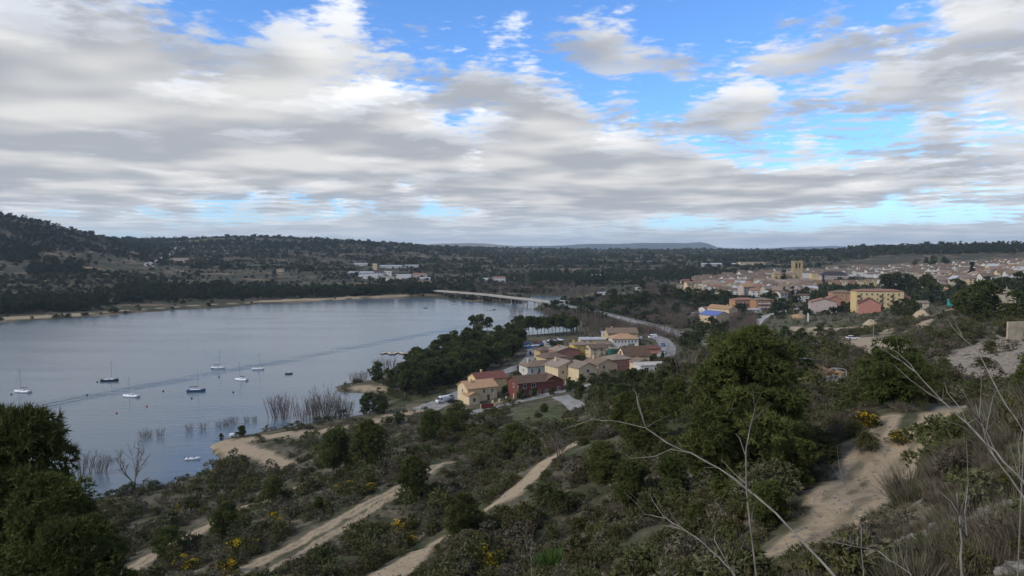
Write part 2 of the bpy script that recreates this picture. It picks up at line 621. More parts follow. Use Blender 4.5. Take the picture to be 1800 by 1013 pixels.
TRACKS_W = [([hit(a, b)[:2] for a, b in pts], None, hw) for pts, _, hw in TRACKS]
SAND_W = [[hit(a, b)[:2] for a, b in p] for p in (
    [(592,684),(640,676),(685,678),(690,690),(640,690)],
    [(372,790),(395,776),(430,783),(460,800),(420,800),(392,806)],
    [(1430,660),(1450,640),(1480,650),(1490,680),(1440,690)],
    [(1530,600),(1560,572),(1572,580),(1565,598)],
    [(1390,555),(1405,545),(1420,548),(1415,560)],
    [(0,565),(150,555),(150,550),(0,558)],
    [(440,533),(560,528),(640,523),(730,521),(730,518),(640,519),(540,525),(440,530)])]
GREEN_W = [[hit(a, b)[:2] for a, b in p] for p in (
    [(890,722),(960,708),(1000,722),(985,745),(900,750)],
    [(1002,523),(1045,516),(1052,524),(1012,532)],
    [(1375,556),(1400,545),(1425,547),(1380,580),(1368,590)],
    [(1372,520),(1405,512),(1410,525),(1375,530)],
    [(0,566),(180,552),(180,548),(0,560)],
    [(300,497),(360,492),(360,500),(300,506)], [(330,423),(380,420),(385,426),(335,428)])]
ROCK_W = [[hit(a, b)[:2] for a, b in p] for p in (
    [(1585,645),(1640,622),(1700,608),(1800,586),(1870,585),(1870,680),(1740,690),(1640,670)],
    [(1440,960),(1500,905),(1640,850),(1800,840),(1830,1100),(1500,1100)],
    [(1250,1000),(1310,965),(1360,980),(1300,1030)])]
MD, MG, MR = masks(GX, GY)

n_t, n_r = GX.shape
vid = np.arange(n_t * n_r).reshape(n_t, n_r)
faces = np.stack([vid[:-1, :-1], vid[1:, :-1], vid[1:, 1:], vid[:-1, 1:]], -1).reshape(-1, 4)[:, ::-1]
# the disc under the camera closes the sheet
gm = bpy.data.meshes.new('ground')
V = np.stack([GX, GY, GZ], -1).reshape(-1, 3)
gm = mesh_np('ground', V, faces[:, ::-1], None, smooth=True)
MF = np.clip((RR - 560) / 160, 0, 1)
for nm, arr in (('dirt', MD), ('green', MG), ('rock', MR), ('fields', MF)):
    a = gm.attributes.new(nm, 'FLOAT', 'POINT')
    a.data.foreach_set('value', arr.astype(np.float32).ravel())


def ground_material():
    m, nt, N, L, b = new_mat('ground')
    geo = N.new('ShaderNodeNewGeometry')
    pos = geo.outputs['Position']

    def nz(scale, detail=5, rough=0.6, vec=None):
        n = N.new('ShaderNodeTexNoise')
        n.inputs['Scale'].default_value = scale
        n.inputs['Detail'].default_value = detail
        n.inputs['Roughness'].default_value = rough
        L.new(vec or pos, n.inputs['Vector'])
        return n.outputs[0]

    def mr(v, lo, hi):
        n = N.new('ShaderNodeMapRange')
        n.inputs['From Min'].default_value = lo
        n.inputs['From Max'].default_value = hi
        L.new(v, n.inputs['Value'])
        return n.outputs[0]

    def mix(f, a, c):
        n = N.new('ShaderNodeMix')
        n.data_type = 'RGBA'
        if isinstance(f, float): n.inputs[0].default_value = f
        else: L.new(f, n.inputs[0])
        for i, v in ((6, a), (7, c)):
            if isinstance(v, tuple): n.inputs[i].default_value = (*v, 1)
            else: L.new(v, n.inputs[i])
        return n.outputs[2]

    def att(n_):
        a = N.new('ShaderNodeAttribute')
        a.attribute_name = n_
        return a.outputs['Fac']

    # scrubby soil
    c = mix(mr(nz(0.9), 0.35, 0.65), (0.085, 0.072, 0.050), (0.17, 0.145, 0.10))
    c = mix(mr(nz(0.22), 0.42, 0.62), c, (0.050, 0.055, 0.026))
    # fields and olive yards, larger patches stretched along the terraces
    mp = N.new('ShaderNodeMapping')
    mp.inputs['Scale'].default_value = (0.010, 0.030, 0.12)
    L.new(pos, mp.inputs['Vector'])
    n_big = nz(1.0, 4, 0.6, mp.outputs[0])
    def mul(a, b_):
        n = N.new('ShaderNodeMath'); n.operation = 'MULTIPLY'
        L.new(a, n.inputs[0]); L.new(b_, n.inputs[1])
        return n.outputs[0]
    fl = att('fields')
    c = mix(fl, c, mix(mr(nz(0.06), 0.35, 0.65), (0.040, 0.042, 0.026), (0.085, 0.076, 0.050)))
    c = mix(mul(mr(n_big, 0.555, 0.60), fl), c, (0.17, 0.125, 0.078))
    c = mix(mr(n_big, 0.40, 0.37), c, (0.055, 0.065, 0.028))
    mp2 = N.new('ShaderNodeMapping')
    mp2.inputs['Scale'].default_value = (0.017, 0.05, 0.2)
    mp2.inputs['Location'].default_value = (31, 7, 3)
    L.new(pos, mp2.inputs['Vector'])
    c = mix(mul(mr(nz(1.0, 3, 0.6, mp2.outputs[0]), 0.635, 0.665), fl), c, (0.26, 0.20, 0.125))
    fine = nz(5.0, 6, 0.7)
    grass = mix(mr(nz(0.6), 0.35, 0.65), (0.10, 0.10, 0.045), (0.05, 0.075, 0.024))
    grass = mix(mr(nz(0.35, 6, 0.7), 0.5, 0.62), grass, (0.15, 0.125, 0.08))
    c = mix(att('green'), c, grass)
    rk = mix(mr(nz(1.6, 7, 0.7), 0.38, 0.62), (0.15, 0.125, 0.095), (0.38, 0.32, 0.24))
    c = mix(att('rock'), c, rk)
    dt = mix(mr(fine, 0.3, 0.7), (0.27, 0.205, 0.13), (0.42, 0.335, 0.225))
    dt = mix(mr(nz(0.8), 0.55, 0.75), dt, (0.21, 0.17, 0.11))
    c = mix(att('dirt'), c, dt)
    L.new(c, b.inputs['Base Color'])
    b.inputs['Roughness'].default_value = 0.95
    b.inputs['Specular IOR Level'].default_value = 0.1
    bp = N.new('ShaderNodeBump')
    bp.inputs['Strength'].default_value = 0.6
    bp.inputs['Distance'].default_value = 0.15
    L.new(nz(3.0, 8, 0.7), bp.inputs['Height'])
    L.new(bp.outputs[0], b.inputs['Normal'])
    return m


gm.materials.append(ground_material())
ground = link('ground', gm)
tag(ground, kind='structure')

# ------------------------------------------------------------------ water
def water_material():
    m, nt, N, L, b = new_mat('water')
    geo = N.new('ShaderNodeNewGeometry')
    b.inputs['Base Color'].default_value = (0.075, 0.115, 0.15, 1)
    b.inputs['Roughness'].default_value = 0.16
    b.inputs['IOR'].default_value = 1.33
    b.inputs['Specular IOR Level'].default_value = 0.5
    mp = N.new('ShaderNodeMapping')
    mp.inputs['Rotation'].default_value = (0, 0, R(24))
    mp.inputs['Scale'].default_value = (0.30, 1.0, 1)
    L.new(geo.outputs['Position'], mp.inputs['Vector'])
    n1 = N.new('ShaderNodeTexNoise'); n1.inputs['Scale'].default_value = 0.55; n1.inputs['Detail'].default_value = 5
    n2 = N.new('ShaderNodeTexNoise'); n2.inputs['Scale'].default_value = 0.045; n2.inputs['Detail'].default_value = 3
    L.new(mp.outputs[0], n1.inputs['Vector'])
    mp2 = N.new('ShaderNodeMapping')
    mp2.inputs['Rotation'].default_value = (0, 0, R(-62))
    mp2.inputs['Scale'].default_value = (0.2, 1.0, 1)
    L.new(geo.outputs['Position'], mp2.inputs['Vector'])
    L.new(mp2.outputs[0], n2.inputs['Vector'])
    # calm and ruffled lanes
    mr = N.new('ShaderNodeMapRange')
    mr.inputs['From Min'].default_value = 0.38
    mr.inputs['From Max'].default_value = 0.62
    mr.inputs['To Min'].default_value = 0.25
    mr.inputs['To Max'].default_value = 1.0
    L.new(n2.outputs[0], mr.inputs['Value'])
    # wake: a train of small waves along one line across the lake
    ax, ay, _ = P(0, 728, 0); bx, by, _ = P(620, 612, 0)
    dx, dy = bx - ax, by - ay
    l = math.hypot(dx, dy); nx, ny = -dy / l, dx / l
    dp = N.new('ShaderNodeVectorMath'); dp.operation = 'DOT_PRODUCT'
    dp.inputs[1].default_value = (nx, ny, 0)
    L.new(geo.outputs['Position'], dp.inputs[0])
    sb = N.new('ShaderNodeMath'); sb.operation = 'SUBTRACT'; sb.inputs[1].default_value = ax * nx + ay * ny
    L.new(dp.outputs['Value'], sb.inputs[0])
    wb = N.new('ShaderNodeMath'); wb.operation = 'MULTIPLY_ADD'; wb.inputs[1].default_value = 14.0
    L.new(n2.outputs[0], wb.inputs[0]); L.new(sb.outputs[0], wb.inputs[2])
    wo = N.new('ShaderNodeMath'); wo.operation = 'SUBTRACT'; wo.inputs[1].default_value = 7.0
    L.new(wb.outputs[0], wo.inputs[0])
    sn = N.new('ShaderNodeMath'); sn.operation = 'SINE'
    fq = N.new('ShaderNodeMath'); fq.operation = 'MULTIPLY'; fq.inputs[1].default_value = 1.25
    L.new(wo.outputs[0], fq.inputs[0]); L.new(fq.outputs[0], sn.inputs[0])
    ab = N.new('ShaderNodeMath'); ab.operation = 'ABSOLUTE'; L.new(wo.outputs[0], ab.inputs[0])
    en = N.new('ShaderNodeMapRange'); en.interpolation_type = 'SMOOTHSTEP'
    en.inputs['From Min'].default_value = 13; en.inputs['From Max'].default_value = 1
    L.new(ab.outputs[0], en.inputs['Value'])
    wk = N.new('ShaderNodeMath'); wk.operation = 'MULTIPLY'
    L.new(sn.outputs[0], wk.inputs[0]); L.new(en.outputs[0], wk.inputs[1])
    h1 = N.new('ShaderNodeMath'); h1.operation = 'MULTIPLY'
    L.new(n1.outputs[0], h1.inputs[0]); L.new(mr.outputs[0], h1.inputs[1])
    h2 = N.new('ShaderNodeMath'); h2.operation = 'MULTIPLY_ADD'; h2.inputs[1].default_value = 0.6
    L.new(wk.outputs[0], h2.inputs[0]); L.new(h1.outputs[0], h2.inputs[2])
    bp = N.new('ShaderNodeBump')
    bp.inputs['Strength'].default_value = 1.0
    bp.inputs['Distance'].default_value = 0.15
    L.new(h2.outputs[0], bp.inputs['Height'])
    L.new(bp.outputs[0], b.inputs['Normal'])
    return m


wm = MB().add([(-1500, -300, 0), (140, -300, 0), (140, 1100, 0), (-1500, 1100, 0)], [(0, 1, 2, 3)])
water = wm.build('lake_water', water_material())
tag(water, kind='structure')
# ------------------------------------------------------------------ palette
M = {}
M['asphalt'] = mat('asphalt', (0.17, 0.165, 0.155), 0.9, 0.2, 0.4)
M['concrete'] = mat('concrete', (0.36, 0.34, 0.31), 0.9, 0.2, 0.8)
M['pale_concrete'] = mat('pale_concrete', (0.48, 0.45, 0.40), 0.9, 0.18, 0.6)
M['street'] = mat('worn_street', (0.27, 0.26, 0.24), 0.92, 0.22, 0.35)
M['cream'] = mat('cream_render', (0.62, 0.50, 0.32), 0.9, 0.10, 0.7, rand=0.06)
M['beige'] = mat('beige_render', (0.58, 0.46, 0.30), 0.9, 0.10, 0.7, rand=0.06)
M['peach'] = mat('peach_render', (0.60, 0.44, 0.30), 0.9, 0.10, 0.7)
M['white'] = mat('white_render', (0.60, 0.585, 0.55), 0.9, 0.10, 0.7, rand=0.08)
M['yellow'] = mat('yellow_render', (0.55, 0.39, 0.12), 0.9, 0.12, 0.7)
M['ochre'] = mat('ochre_render', (0.50, 0.39, 0.23), 0.9, 0.12, 0.7, rand=0.06)
M['paleyellow'] = mat('pale_yellow_render', (0.62, 0.48, 0.25), 0.9, 0.10, 0.7)
M['redbrick'] = mat('red_brick', (0.17, 0.058, 0.043), 0.9, 0.2, 2.0)
M['rose'] = mat('rose_render', (0.40, 0.19, 0.145), 0.9, 0.15, 1.0, rand=0.06)
M['brick'] = mat('orange_brick', (0.42, 0.23, 0.13), 0.9, 0.18, 1.5, rand=0.08)
M['pinkgrey'] = mat('pink_grey_render', (0.45, 0.37, 0.34), 0.9, 0.12, 0.7)
M['stone'] = mat('church_stone', (0.42, 0.33, 0.19), 0.95, 0.22, 0.5, bump=0.3)
M['palestone'] = mat('pale_stone', (0.45, 0.39, 0.29), 0.95, 0.2, 0.6)
M['teal'] = mat('teal_paint', (0.03, 0.30, 0.30), 0.6, 0.15, 1.0)
M['darkgreen'] = mat('green_sheeting', (0.02, 0.13, 0.10), 0.7, 0.15, 1.0)
M['bluetile'] = mat('blue_roof', (0.11, 0.15, 0.36), 0.6, 0.12, 1.0)
M['shed'] = mat('pale_sheet_metal', (0.42, 0.43, 0.44), 0.6, 0.1, 0.3, rand=0.08)
M['slate'] = mat('dark_slate', (0.045, 0.04, 0.042), 0.7, 0.2, 1.0)
M['wood'] = mat('dark_wood', (0.10, 0.055, 0.03), 0.7, 0.2, 3.0)
M['gate'] = mat('dark_red_gate', (0.16, 0.02, 0.025), 0.6, 0.12, 1.0)
M['metal'] = mat('galvanised_metal', (0.45, 0.46, 0.47), 0.45, 0.12, 2.0, metal=0.6)
M['tarp'] = mat('blue_tarpaulin', (0.06, 0.14, 0.36), 0.6, 0.15, 1.0)
M['rubber'] = mat('rubber', (0.02, 0.02, 0.02), 0.85, 0.1, 3.0)


def glass_mat():
    m, nt, N, L, b = new_mat('window_glass')
    b.inputs['Base Color'].default_value = (0.025, 0.028, 0.032, 1)
    b.inputs['Roughness'].default_value = 0.15
    b.inputs['Specular IOR Level'].default_value = 0.5
    return m


M['glass'] = glass_mat()


def tile_mat(name, c1, c2, pitch=0.33):
    """clay tiles: rows across the slope, every tile a little different"""
    m, nt, N, L, b = new_mat(name)
    tc = N.new('ShaderNodeTexCoord')
    br = N.new('ShaderNodeTexVoronoi')
    br.inputs['Scale'].default_value = 2.2
    L.new(tc.outputs['Object'], br.inputs['Vector'])
    nz = N.new('ShaderNodeTexNoise')
    nz.inputs['Scale'].default_value = 0.7
    nz.inputs['Detail'].default_value = 5
    L.new(tc.outputs['Object'], nz.inputs['Vector'])
    sp = N.new('ShaderNodeSeparateColor')
    L.new(br.outputs['Color'], sp.inputs[0])
    ad = N.new('ShaderNodeMath'); ad.operation = 'MULTIPLY_ADD'; ad.inputs[1].default_value = 0.55
    sb = N.new('ShaderNodeMath'); sb.operation = 'MULTIPLY'; sb.inputs[1].default_value = 0.6
    L.new(nz.outputs[0], sb.inputs[0])
    L.new(sp.outputs[0], ad.inputs[0]); L.new(sb.outputs[0], ad.inputs[2])
    mx = N.new('ShaderNodeMix'); mx.data_type = 'RGBA'
    mx.inputs[6].default_value = (*c1, 1); mx.inputs[7].default_value = (*c2, 1)
    L.new(ad.outputs[0], mx.inputs[0])
    oi = N.new('ShaderNodeObjectInfo'); hs = N.new('ShaderNodeHueSaturation'); mr = N.new('ShaderNodeMapRange')
    mr.inputs['To Min'].default_value = 0.82; mr.inputs['To Max'].default_value = 1.2
    L.new(oi.outputs['Random'], mr.inputs['Value']); L.new(mr.outputs[0], hs.inputs['Value']); L.new(mx.outputs[2], hs.inputs['Color'])
    L.new(hs.outputs[0], b.inputs['Base Color'])
    b.inputs['Roughness'].default_value = 0.9
    b.inputs['Specular IOR Level'].default_value = 0.2
    wv = N.new('ShaderNodeTexWave'); wv.inputs['Scale'].default_value = 1.2
    L.new(tc.outputs['Object'], wv.inputs['Vector'])
    bp = N.new('ShaderNodeBump'); bp.inputs['Strength'].default_value = 0.5; bp.inputs['Distance'].default_value = 0.08
    L.new(wv.outputs[0], bp.inputs['Height']); L.new(bp.outputs[0], b.inputs['Normal'])
    return m


M['tile_brown'] = tile_mat('brown_tile', (0.11, 0.08, 0.056), (0.22, 0.16, 0.115))
M['tile_dark'] = tile_mat('dark_brown_tile', (0.075, 0.05, 0.036), (0.16, 0.105, 0.07))
M['tile_orange'] = tile_mat('orange_tile', (0.28, 0.165, 0.095), (0.44, 0.28, 0.165))
M['tile_red'] = tile_mat('red_tile', (0.17, 0.085, 0.06), (0.30, 0.17, 0.12))
M['tile_maroon'] = tile_mat('maroon_tile', (0.12, 0.045, 0.035), (0.22, 0.09, 0.07))
M['tile_grey'] = tile_mat('weathered_tile', (0.16, 0.125, 0.095), (0.30, 0.24, 0.19))


def proj(x, y, z):
    c, s = math.cos(PITCH), math.sin(PITCH)
    f = y * c - (z - CAMZ) * s
    u = y * s + (z - CAMZ) * c
    return CX + F * x / f, CY - F * u / f


# ------------------------------------------------------------------ roads
def resample(pts, step):
    out = [pts[0]]
    for a, b in zip(pts[:-1], pts[1:]):
        n = max(1, int(math.dist(a, b) / step))
        for i in range(1, n + 1):
            t = i / n
            out.append(tuple(a[k] + (b[k] - a[k]) * t for k in range(len(a))))
    # soften corners
    for _ in range(4):
        out = [out[0]] + [tuple((out[i - 1][k] + 2 * out[i][k] + out[i + 1][k]) / 4 for k in range(len(a))) for i in range(1, len(out) - 1)] + [out[-1]]
    return out


def normals2(pts):
    r = []
    for i in range(len(pts)):
        a, b = pts[max(i - 1, 0)], pts[min(i + 1, len(pts) - 1)]
        dx, dy = b[0] - a[0], b[1] - a[1]
        l = math.hypot(dx, dy) + 1e-9
        r.append((-dy / l, dx / l))
    return r


def road_strip(name, px, width, m, lift=0.09, step=3.0):
    w = resample([hit(a, b)[:2] for a, b in px], step)
    nn = normals2(w)
    q = [-1.0, -0.5, 0, 0.5, 1.0]
    v, f = [], []
    for (x, y), (nx, ny) in zip(w, nn):
        row = []
        for t in q:
            xx, yy = x + nx * t * width / 2, y + ny * t * width / 2
            row.append((xx, yy, max(gz(xx, yy), 0.1) + lift))
        v.append((row[0][0] + -nx * 0.1, row[0][1] - ny * 0.1, row[0][2] - 0.8))
        v += row
        v.append((row[-1][0] + nx * 0.1, row[-1][1] + ny * 0.1, row[-1][2] - 0.8))
    n = len(q) + 2
    for i in range(len(w) - 1):
        for k in range(n - 1):
            f.append((i * n + k, i * n + k + 1, (i + 1) * n + k + 1, (i + 1) * n + k))
    o = MB().add(v, f).build(name, m)
    tag(o, kind='structure')
    return o


road_strip('village_street', [(1062, 668), (1030, 678), (1000, 687), (960, 696), (900, 709), (855, 720), (815, 729)], 6.0, M['street'])
road_strip('side_street', [(985, 697), (1004, 709), (1018, 719)], 6.0, M['street'], lift=0.14)
road_strip('back_street', [(838, 676), (868, 661), (900, 650), (922, 641), (932, 630), (938, 618), (928, 608)], 6.0, M['street'])
road_strip('parking_road', [(1144, 588), (1166, 598), (1174, 610), (1170, 628)], 8.5, M['street'])
road_strip('parking_apron', [(742, 722), (768, 712), (800, 698), (825, 688)], 10.0, M['street'], lift=0.05)
road_strip('town_road', [(1316, 592), (1322, 576), (1336, 561), (1362, 552), (1400, 543), (1440, 536)], 8.0, M['concrete'])
road_strip('far_road', [(272, 474), (257, 467), (270, 460), (290, 453), (303, 446), (308, 440), (314, 434), (309, 431)], 11.0, M['concrete'], lift=1.3, step=8)

# the main road: bridge over the inlet, then an embankment
HW = resample([P(a, b, z) for a, b, z in HWPX], 6.0)
HN = normals2(HW)
split = next(i for i, p in enumerate(HW) if proj(*p)[0] > 958)


def sweep(pts, nn, prof, name, m, parent=None):
    """prof: (offset, dz) points across"""
    v, f = [], []
    k = len(prof)
    for (x, y, z), (nx, ny) in zip(pts, nn):
        v += [(x + nx * a, y + ny * a, z + b) for a, b in prof]
    for i in range(len(pts) - 1):
        for j in range(k):
            j2 = (j + 1) % k
            f.append((i * k + j, i * k + j2, (i + 1) * k + j2, (i + 1) * k + j))
    f.append(tuple(range(k))); f.append(tuple((len(pts) - 1) * k + j for j in reversed(range(k))))
    return MB().add(v, f).build(name, m, parent)


bridge = empty('road_bridge')
bp_, bn_ = HW[:split + 2], HN[:split + 2]
sweep(bp_, bn_, [(-4.6, 0), (4.6, 0), (4.6, -0.7), (3.2, -1.5), (-3.2, -1.5), (-4.6, -0.7)], 'deck', M['concrete'], bridge)
for s in (-1, 1):
    sweep(bp_, bn_, [(s * 4.45, 0.95), (s * 4.25, 0.95), (s * 4.25, 0.002), (s * 4.45, 0.002)], 'parapet', M['concrete'], bridge)
acc = 0
for i in range(4, split - 1):
    if i % 4 == 0:
        x, y, z = HW[i]; nx, ny = HN[i]
        for s in (-1, 1):
            cx, cy = x + nx * 2.3 * s, y + ny * 2.3 * s
            zb = min(gz(cx, cy), 0) - 1
            MB().tube([(cx, cy, zb), (cx, cy, z - 1.5)], 0.55, 8).build('pier', M['concrete'], bridge)
        MB().add(*(lambda a: ([(x + nx * u + ny * w_, y + ny * u - nx * w_, z + h_) for u, w_, h_ in a], [(0, 1, 2, 3), (4, 7, 6, 5), (0, 4, 5, 1), (1, 5, 6, 2), (2, 6, 7, 3), (3, 7, 4, 0)]))(
            [(-3.4, -.6, -2.2), (3.4, -.6, -2.2), (3.4, .6, -2.2), (-3.4, .6, -2.2), (-3.4, -.6, -1.52), (3.4, -.6, -1.52), (3.4, .6, -1.52), (-3.4, .6, -1.52)])).build('pier_cap', M['concrete'], bridge)
tag(bridge, 'long low concrete road bridge on slender piers crossing the lake inlet', 'bridge')
ep, en = HW[split:], HN[split:]
hw = sweep(ep, en, [(-4.6, 0), (4.6, 0), (5.6, -0.7), (5.6, -1.6), (-5.6, -1.6), (-5.6, -0.7)], 'main_road', mat('road_verge', (0.13, 0.115, 0.08), 0.95, 0.3, 0.3))
tag(hw, kind='structure')
top = sweep([(x, y, z + 0.03) for x, y, z in ep], en, [(-4.4, 0), (4.4, 0), (4.4, -0.02), (-4.4, -0.02)], 'carriageway', M['street'], hw)
for s in (-1, 1):
    sweep([(x, y, z + 0.055) for x, y, z in ep], en, [(s * 3.7, 0), (s * 3.85, 0), (s * 3.85, -0.01), (s * 3.7, -0.01)], 'edge_line', mat('road_paint', (0.75, 0.75, 0.72), 0.8, 0.1), hw)
    gr = empty('guard_rail', ep[0])
    lp = [(x - ep[0][0], y - ep[0][1], z - ep[0][2]) for x, y, z in ep]
    sweep(lp, en, [(s * 5.0, 0.75), (s * 5.06, 0.75), (s * 5.06, 0.42), (s * 5.0, 0.42)], 'rail', M['metal'], gr)
    for i in range(0, len(lp), 1):
        x, y, z = lp[i]; nx, ny = en[i]
        MB().box(-.05, .05, -.05, .05, -0.4, 0.7).build('post', M['metal'], gr, loc=(x + nx * s * 5.12, y + ny * s * 5.12, z))
    tag(gr, 'steel guard rail along the lake side of the embankment road' if s > 0 and HN[0][0] < 0 or s < 0 and HN[0][0] > 0 else 'steel guard rail along the town side of the embankment road', 'guard rail', 'guard rails of the main road')

# ------------------------------------------------------------------ buildings
_win = {}


def window_meshes(w, h, arched=False):
    k = (round(w, 2), round(h, 2), arched)
    if k not in _win:
        f = MB()
        t = 0.09
        f.box(-w / 2 - t, -w / 2, -0.07, 0, -h / 2, h / 2).box(w / 2, w / 2 + t, -0.07, 0, -h / 2, h / 2)
        f.box(-w / 2 - t, w / 2 + t, -0.07, 0, h / 2, h / 2 + t).box(-w / 2 - 0.15, w / 2 + 0.15, -0.14, 0, -h / 2 - 0.1, -h / 2)
        f.box(-0.03, 0.03, -0.06, 0, -h / 2, h / 2)
        p = MB().box(-w / 2, w / 2, -0.03, 0.0, -h / 2, h / 2)
        if arched:
            n = 8
            v = [(-w / 2 * math.cos(math.pi * i / n), y_, h / 2 + w / 2 * math.sin(math.pi * i / n)) for y_ in (-0.03, 0) for i in range(n + 1)]
            p.add(v, [tuple(range(n + 1)), tuple(reversed(range(n + 1, 2 * n + 2)))] + [(i, i + n + 1, i + n + 2, i + 1) for i in range(n)])
        _win[k] = (f.mesh('window', M['white']), p.mesh('pane', M['glass']))
    return _win[k]


_SIDE = {'S': (0, -1, 0), 'N': (0, 1, math.pi), 'E': (1, 0, math.pi / 2), 'W': (-1, 0, -math.pi / 2)}


def gable_mesh(w, l, h, rise, axis, below=1.5):
    """walls with gable ends; ridge along axis"""
    a, b = w / 2, l / 2
    v = [(-a, -b, -below), (a, -b, -below), (a, b, -below), (-a, b, -below), (-a, -b, h), (a, -b, h), (a, b, h), (-a, b, h)]
    f = [(0, 3, 2, 1), (0, 1, 5, 4), (1, 2, 6, 5), (2, 3, 7, 6), (3, 0, 4, 7)]
    if axis == 'x' and rise:
        v += [(-a, 0, h + rise), (a, 0, h + rise)]
        f += [(3 + 4, 4, 8), (5, 6, 9), (4, 5, 9, 8), (6, 7, 8, 9)]
    elif axis == 'y' and rise:
        v += [(0, -b, h + rise), (0, b, h + rise)]
        f += [(4, 5, 8), (6, 7, 9), (5, 6, 9, 8), (7, 4, 8, 9)]
    else:
        f += [(4, 5, 6, 7)]
    return MB().add(v, f)


def roof_mesh(w, l, h, rise, rtype, axis, o=0.45, t=0.18):
    a, b = w / 2 + o, l / 2 + o
    mb = MB()
    if rtype == 'flat':
        return mb.box(-w / 2 - 0.15, w / 2 + 0.15, -l / 2 - 0.15, l / 2 + 0.15, h + 0.003, h + 0.35)
    if rtype == 'gable':
        half = l / 2 if axis == 'x' else w / 2
        e = h - rise * o / half
        if axis == 'x':
            pr = [(-b, e), (0, h + rise), (b, e), (b, e + t), (0, h + rise + t), (-b, e + t)]
            v = [(s * a, y, z + 0.01) for s in (-1, 1) for y, z in pr]
        else:
            pr = [(-a, e), (0, h + rise), (a, e), (a, e + t), (0, h + rise + t), (-a, e + t)]
            v = [(x, s * b, z + 0.01) for s in (1, -1) for x, z in pr]
        f = [(0, 1, 4, 5), (1, 2, 3, 4), (11, 10, 7, 6), (10, 9, 8, 7)]
        f += [(i, i + 6, (i + 1) % 6 + 6, (i + 1) % 6) for i in range(6)]
        return mb.add(v, [tuple(reversed(q)) for q in f])
    if rtype == 'shed':
        return mb.add([(-a, -b, h), (a, -b, h), (a, b, h + rise), (-a, b, h + rise), (-a, -b, h + t), (a, -b, h + t), (a, b, h + rise + t), (-a, b, h + rise + t)],
                      [(0, 3, 2, 1), (4, 5, 6, 7), (0, 1, 5, 4), (1, 2, 6, 5), (2, 3, 7, 6), (3, 0, 4, 7)])
    # hip
    e = h - 0.1
    if w >= l:
        rg = [(-(w - l) / 2 - 0.01, 0, h + rise), ((w - l) / 2 + 0.01, 0, h + rise)]
    else:
        rg = [(0, -(l - w) / 2, h + rise), (0, (l - w) / 2, h + rise)]
    v = [(-a, -b, e), (a, -b, e), (a, b, e), (-a, b, e), (-a, -b, e + t), (a, -b, e + t), (a, b, e + t), (-a, b, e + t)] + rg
    f = [(0, 3, 2, 1), (0, 1, 5, 4), (1, 2, 6, 5), (2, 3, 7, 6), (3, 0, 4, 7)]
    if w >= l: f += [(4, 5, 9, 8), (6, 7, 8, 9), (5, 6, 9), (7, 4, 8)]
    else: f += [(4, 5, 8), (5, 6, 9, 8), (6, 7, 9), (7, 4, 8, 9)]
    return mb.add(v, f)


def add_windows(root, w, l, wins):
    for wn in wins:
        side, u, zc, ww, hh = wn[:5]
        sx, sy, rz = _SIDE[side]
        span = w if sx == 0 else l
        x = sx * w / 2 if sx else u * span * (1 if side == 'S' else -1)
        y = sy * l / 2 if sy else u * span * (1 if side == 'E' else -1)
        fm, pm = window_meshes(ww, hh, len(wn) > 5)
        f = link('window', fm, root, (x + sx * 0.003, y + sy * 0.003, zc), (0, 0, rz))
        link('pane', pm, f)


def rows(side, n, zs, ww=1.0, hh=1.25, span=0.75):
    return [(side, (-0.5 + (i + 0.5) / n) * span * 1.2, z, ww, hh) for z in zs for i in range(n)]


def house(label, px, py, w, l, h, yaw, wm_, rm, rtype='gable', axis='x', rise=1.6, wins=(), door=None, chimney=None, name='house', cat='house', group=None, back=True, dz=0.0, loc=None, over=0.45):
    if loc is None:
        loc = hit(px, py)
        if back:
            loc = (loc[0], loc[1] + l / 2, loc[2])
        loc = (loc[0], loc[1], gz(loc[0], loc[1]) + dz)
    root = empty(name, loc, R(yaw))
    gable_mesh(w, l, h, rise if rtype == 'gable' else 0, axis, 3.0).build('wall', M[wm_], root)
    rf = roof_mesh(w, l, h, rise, rtype, axis, over).build('roof', M[rm], root)
    add_windows(root, w, l, wins)
    if door:
        side, u = door[:2]
        sx, sy, rz = _SIDE[side]
        x = sx * w / 2 if sx else u * w
        y = sy * l / 2 if sy else u * l
        d = MB().box(-0.5, 0.5, -0.05, 0, 0, 2.1).build('door', M['wood'], root, loc=(x, y, 0), rot=(0, 0, rz))
        MB().box(0.32, 0.4, -0.1, -0.05, 0.95, 1.1).build('handle', M['metal'], d)
    if chimney:
        cx, cy = chimney
        c = MB().box(cx - .35, cx + .35, cy - .35, cy + .35, h - 0.2, h + rise + 0.9).build('chimney', M[wm_], rf)
    tag(root, label, cat, group)
    return root


G1 = 'villas of the lakeside estate'
two = (1.5, 4.3)
house('beige villa with orange tiled roof and skylight beside the parked cars', 838, 708, 12, 9, 5.0, 28, 'cream', 'tile_orange', 'gable', 'x', 2.0,
      [('S', -0.25, 1.5, 1.0, 1.6), ('S', 0.05, 3.6, 0.8, 1.5), ('S', 0.33, 3.4, 0.8, 1.2), ('W', 0, 3.6, 0.9, 1.2), ('E', 0.1, 1.6, 1.0, 1.2)], ('S', 0.2), (-3.2, -1.2), group=G1, name='villa')
_r = house('small gabled porch wing of cream villa with orange tiles by the red gate', 828, 712, 4.2, 5, 3.4, 28, 'cream', 'tile_orange', 'gable', 'y', 0.9, [('S', 0, 1.7, 1.1, 1.3)], group=G1, name='villa_wing', cat='house')
house('cream villa with maroon and brown roof just behind the orange roofed villa', 856, 690, 13, 9, 5.4, 28, 'paleyellow', 'tile_maroon', 'gable', 'x', 2.0,
      [('E', -0.1, 4.0, 1.0, 1.2), ('E', 0.25, 1.5, 1.0, 1.3), ('E', -0.25, 1.5, 1.0, 1.3)], None, (-2, 1.5), group=G1, name='villa')
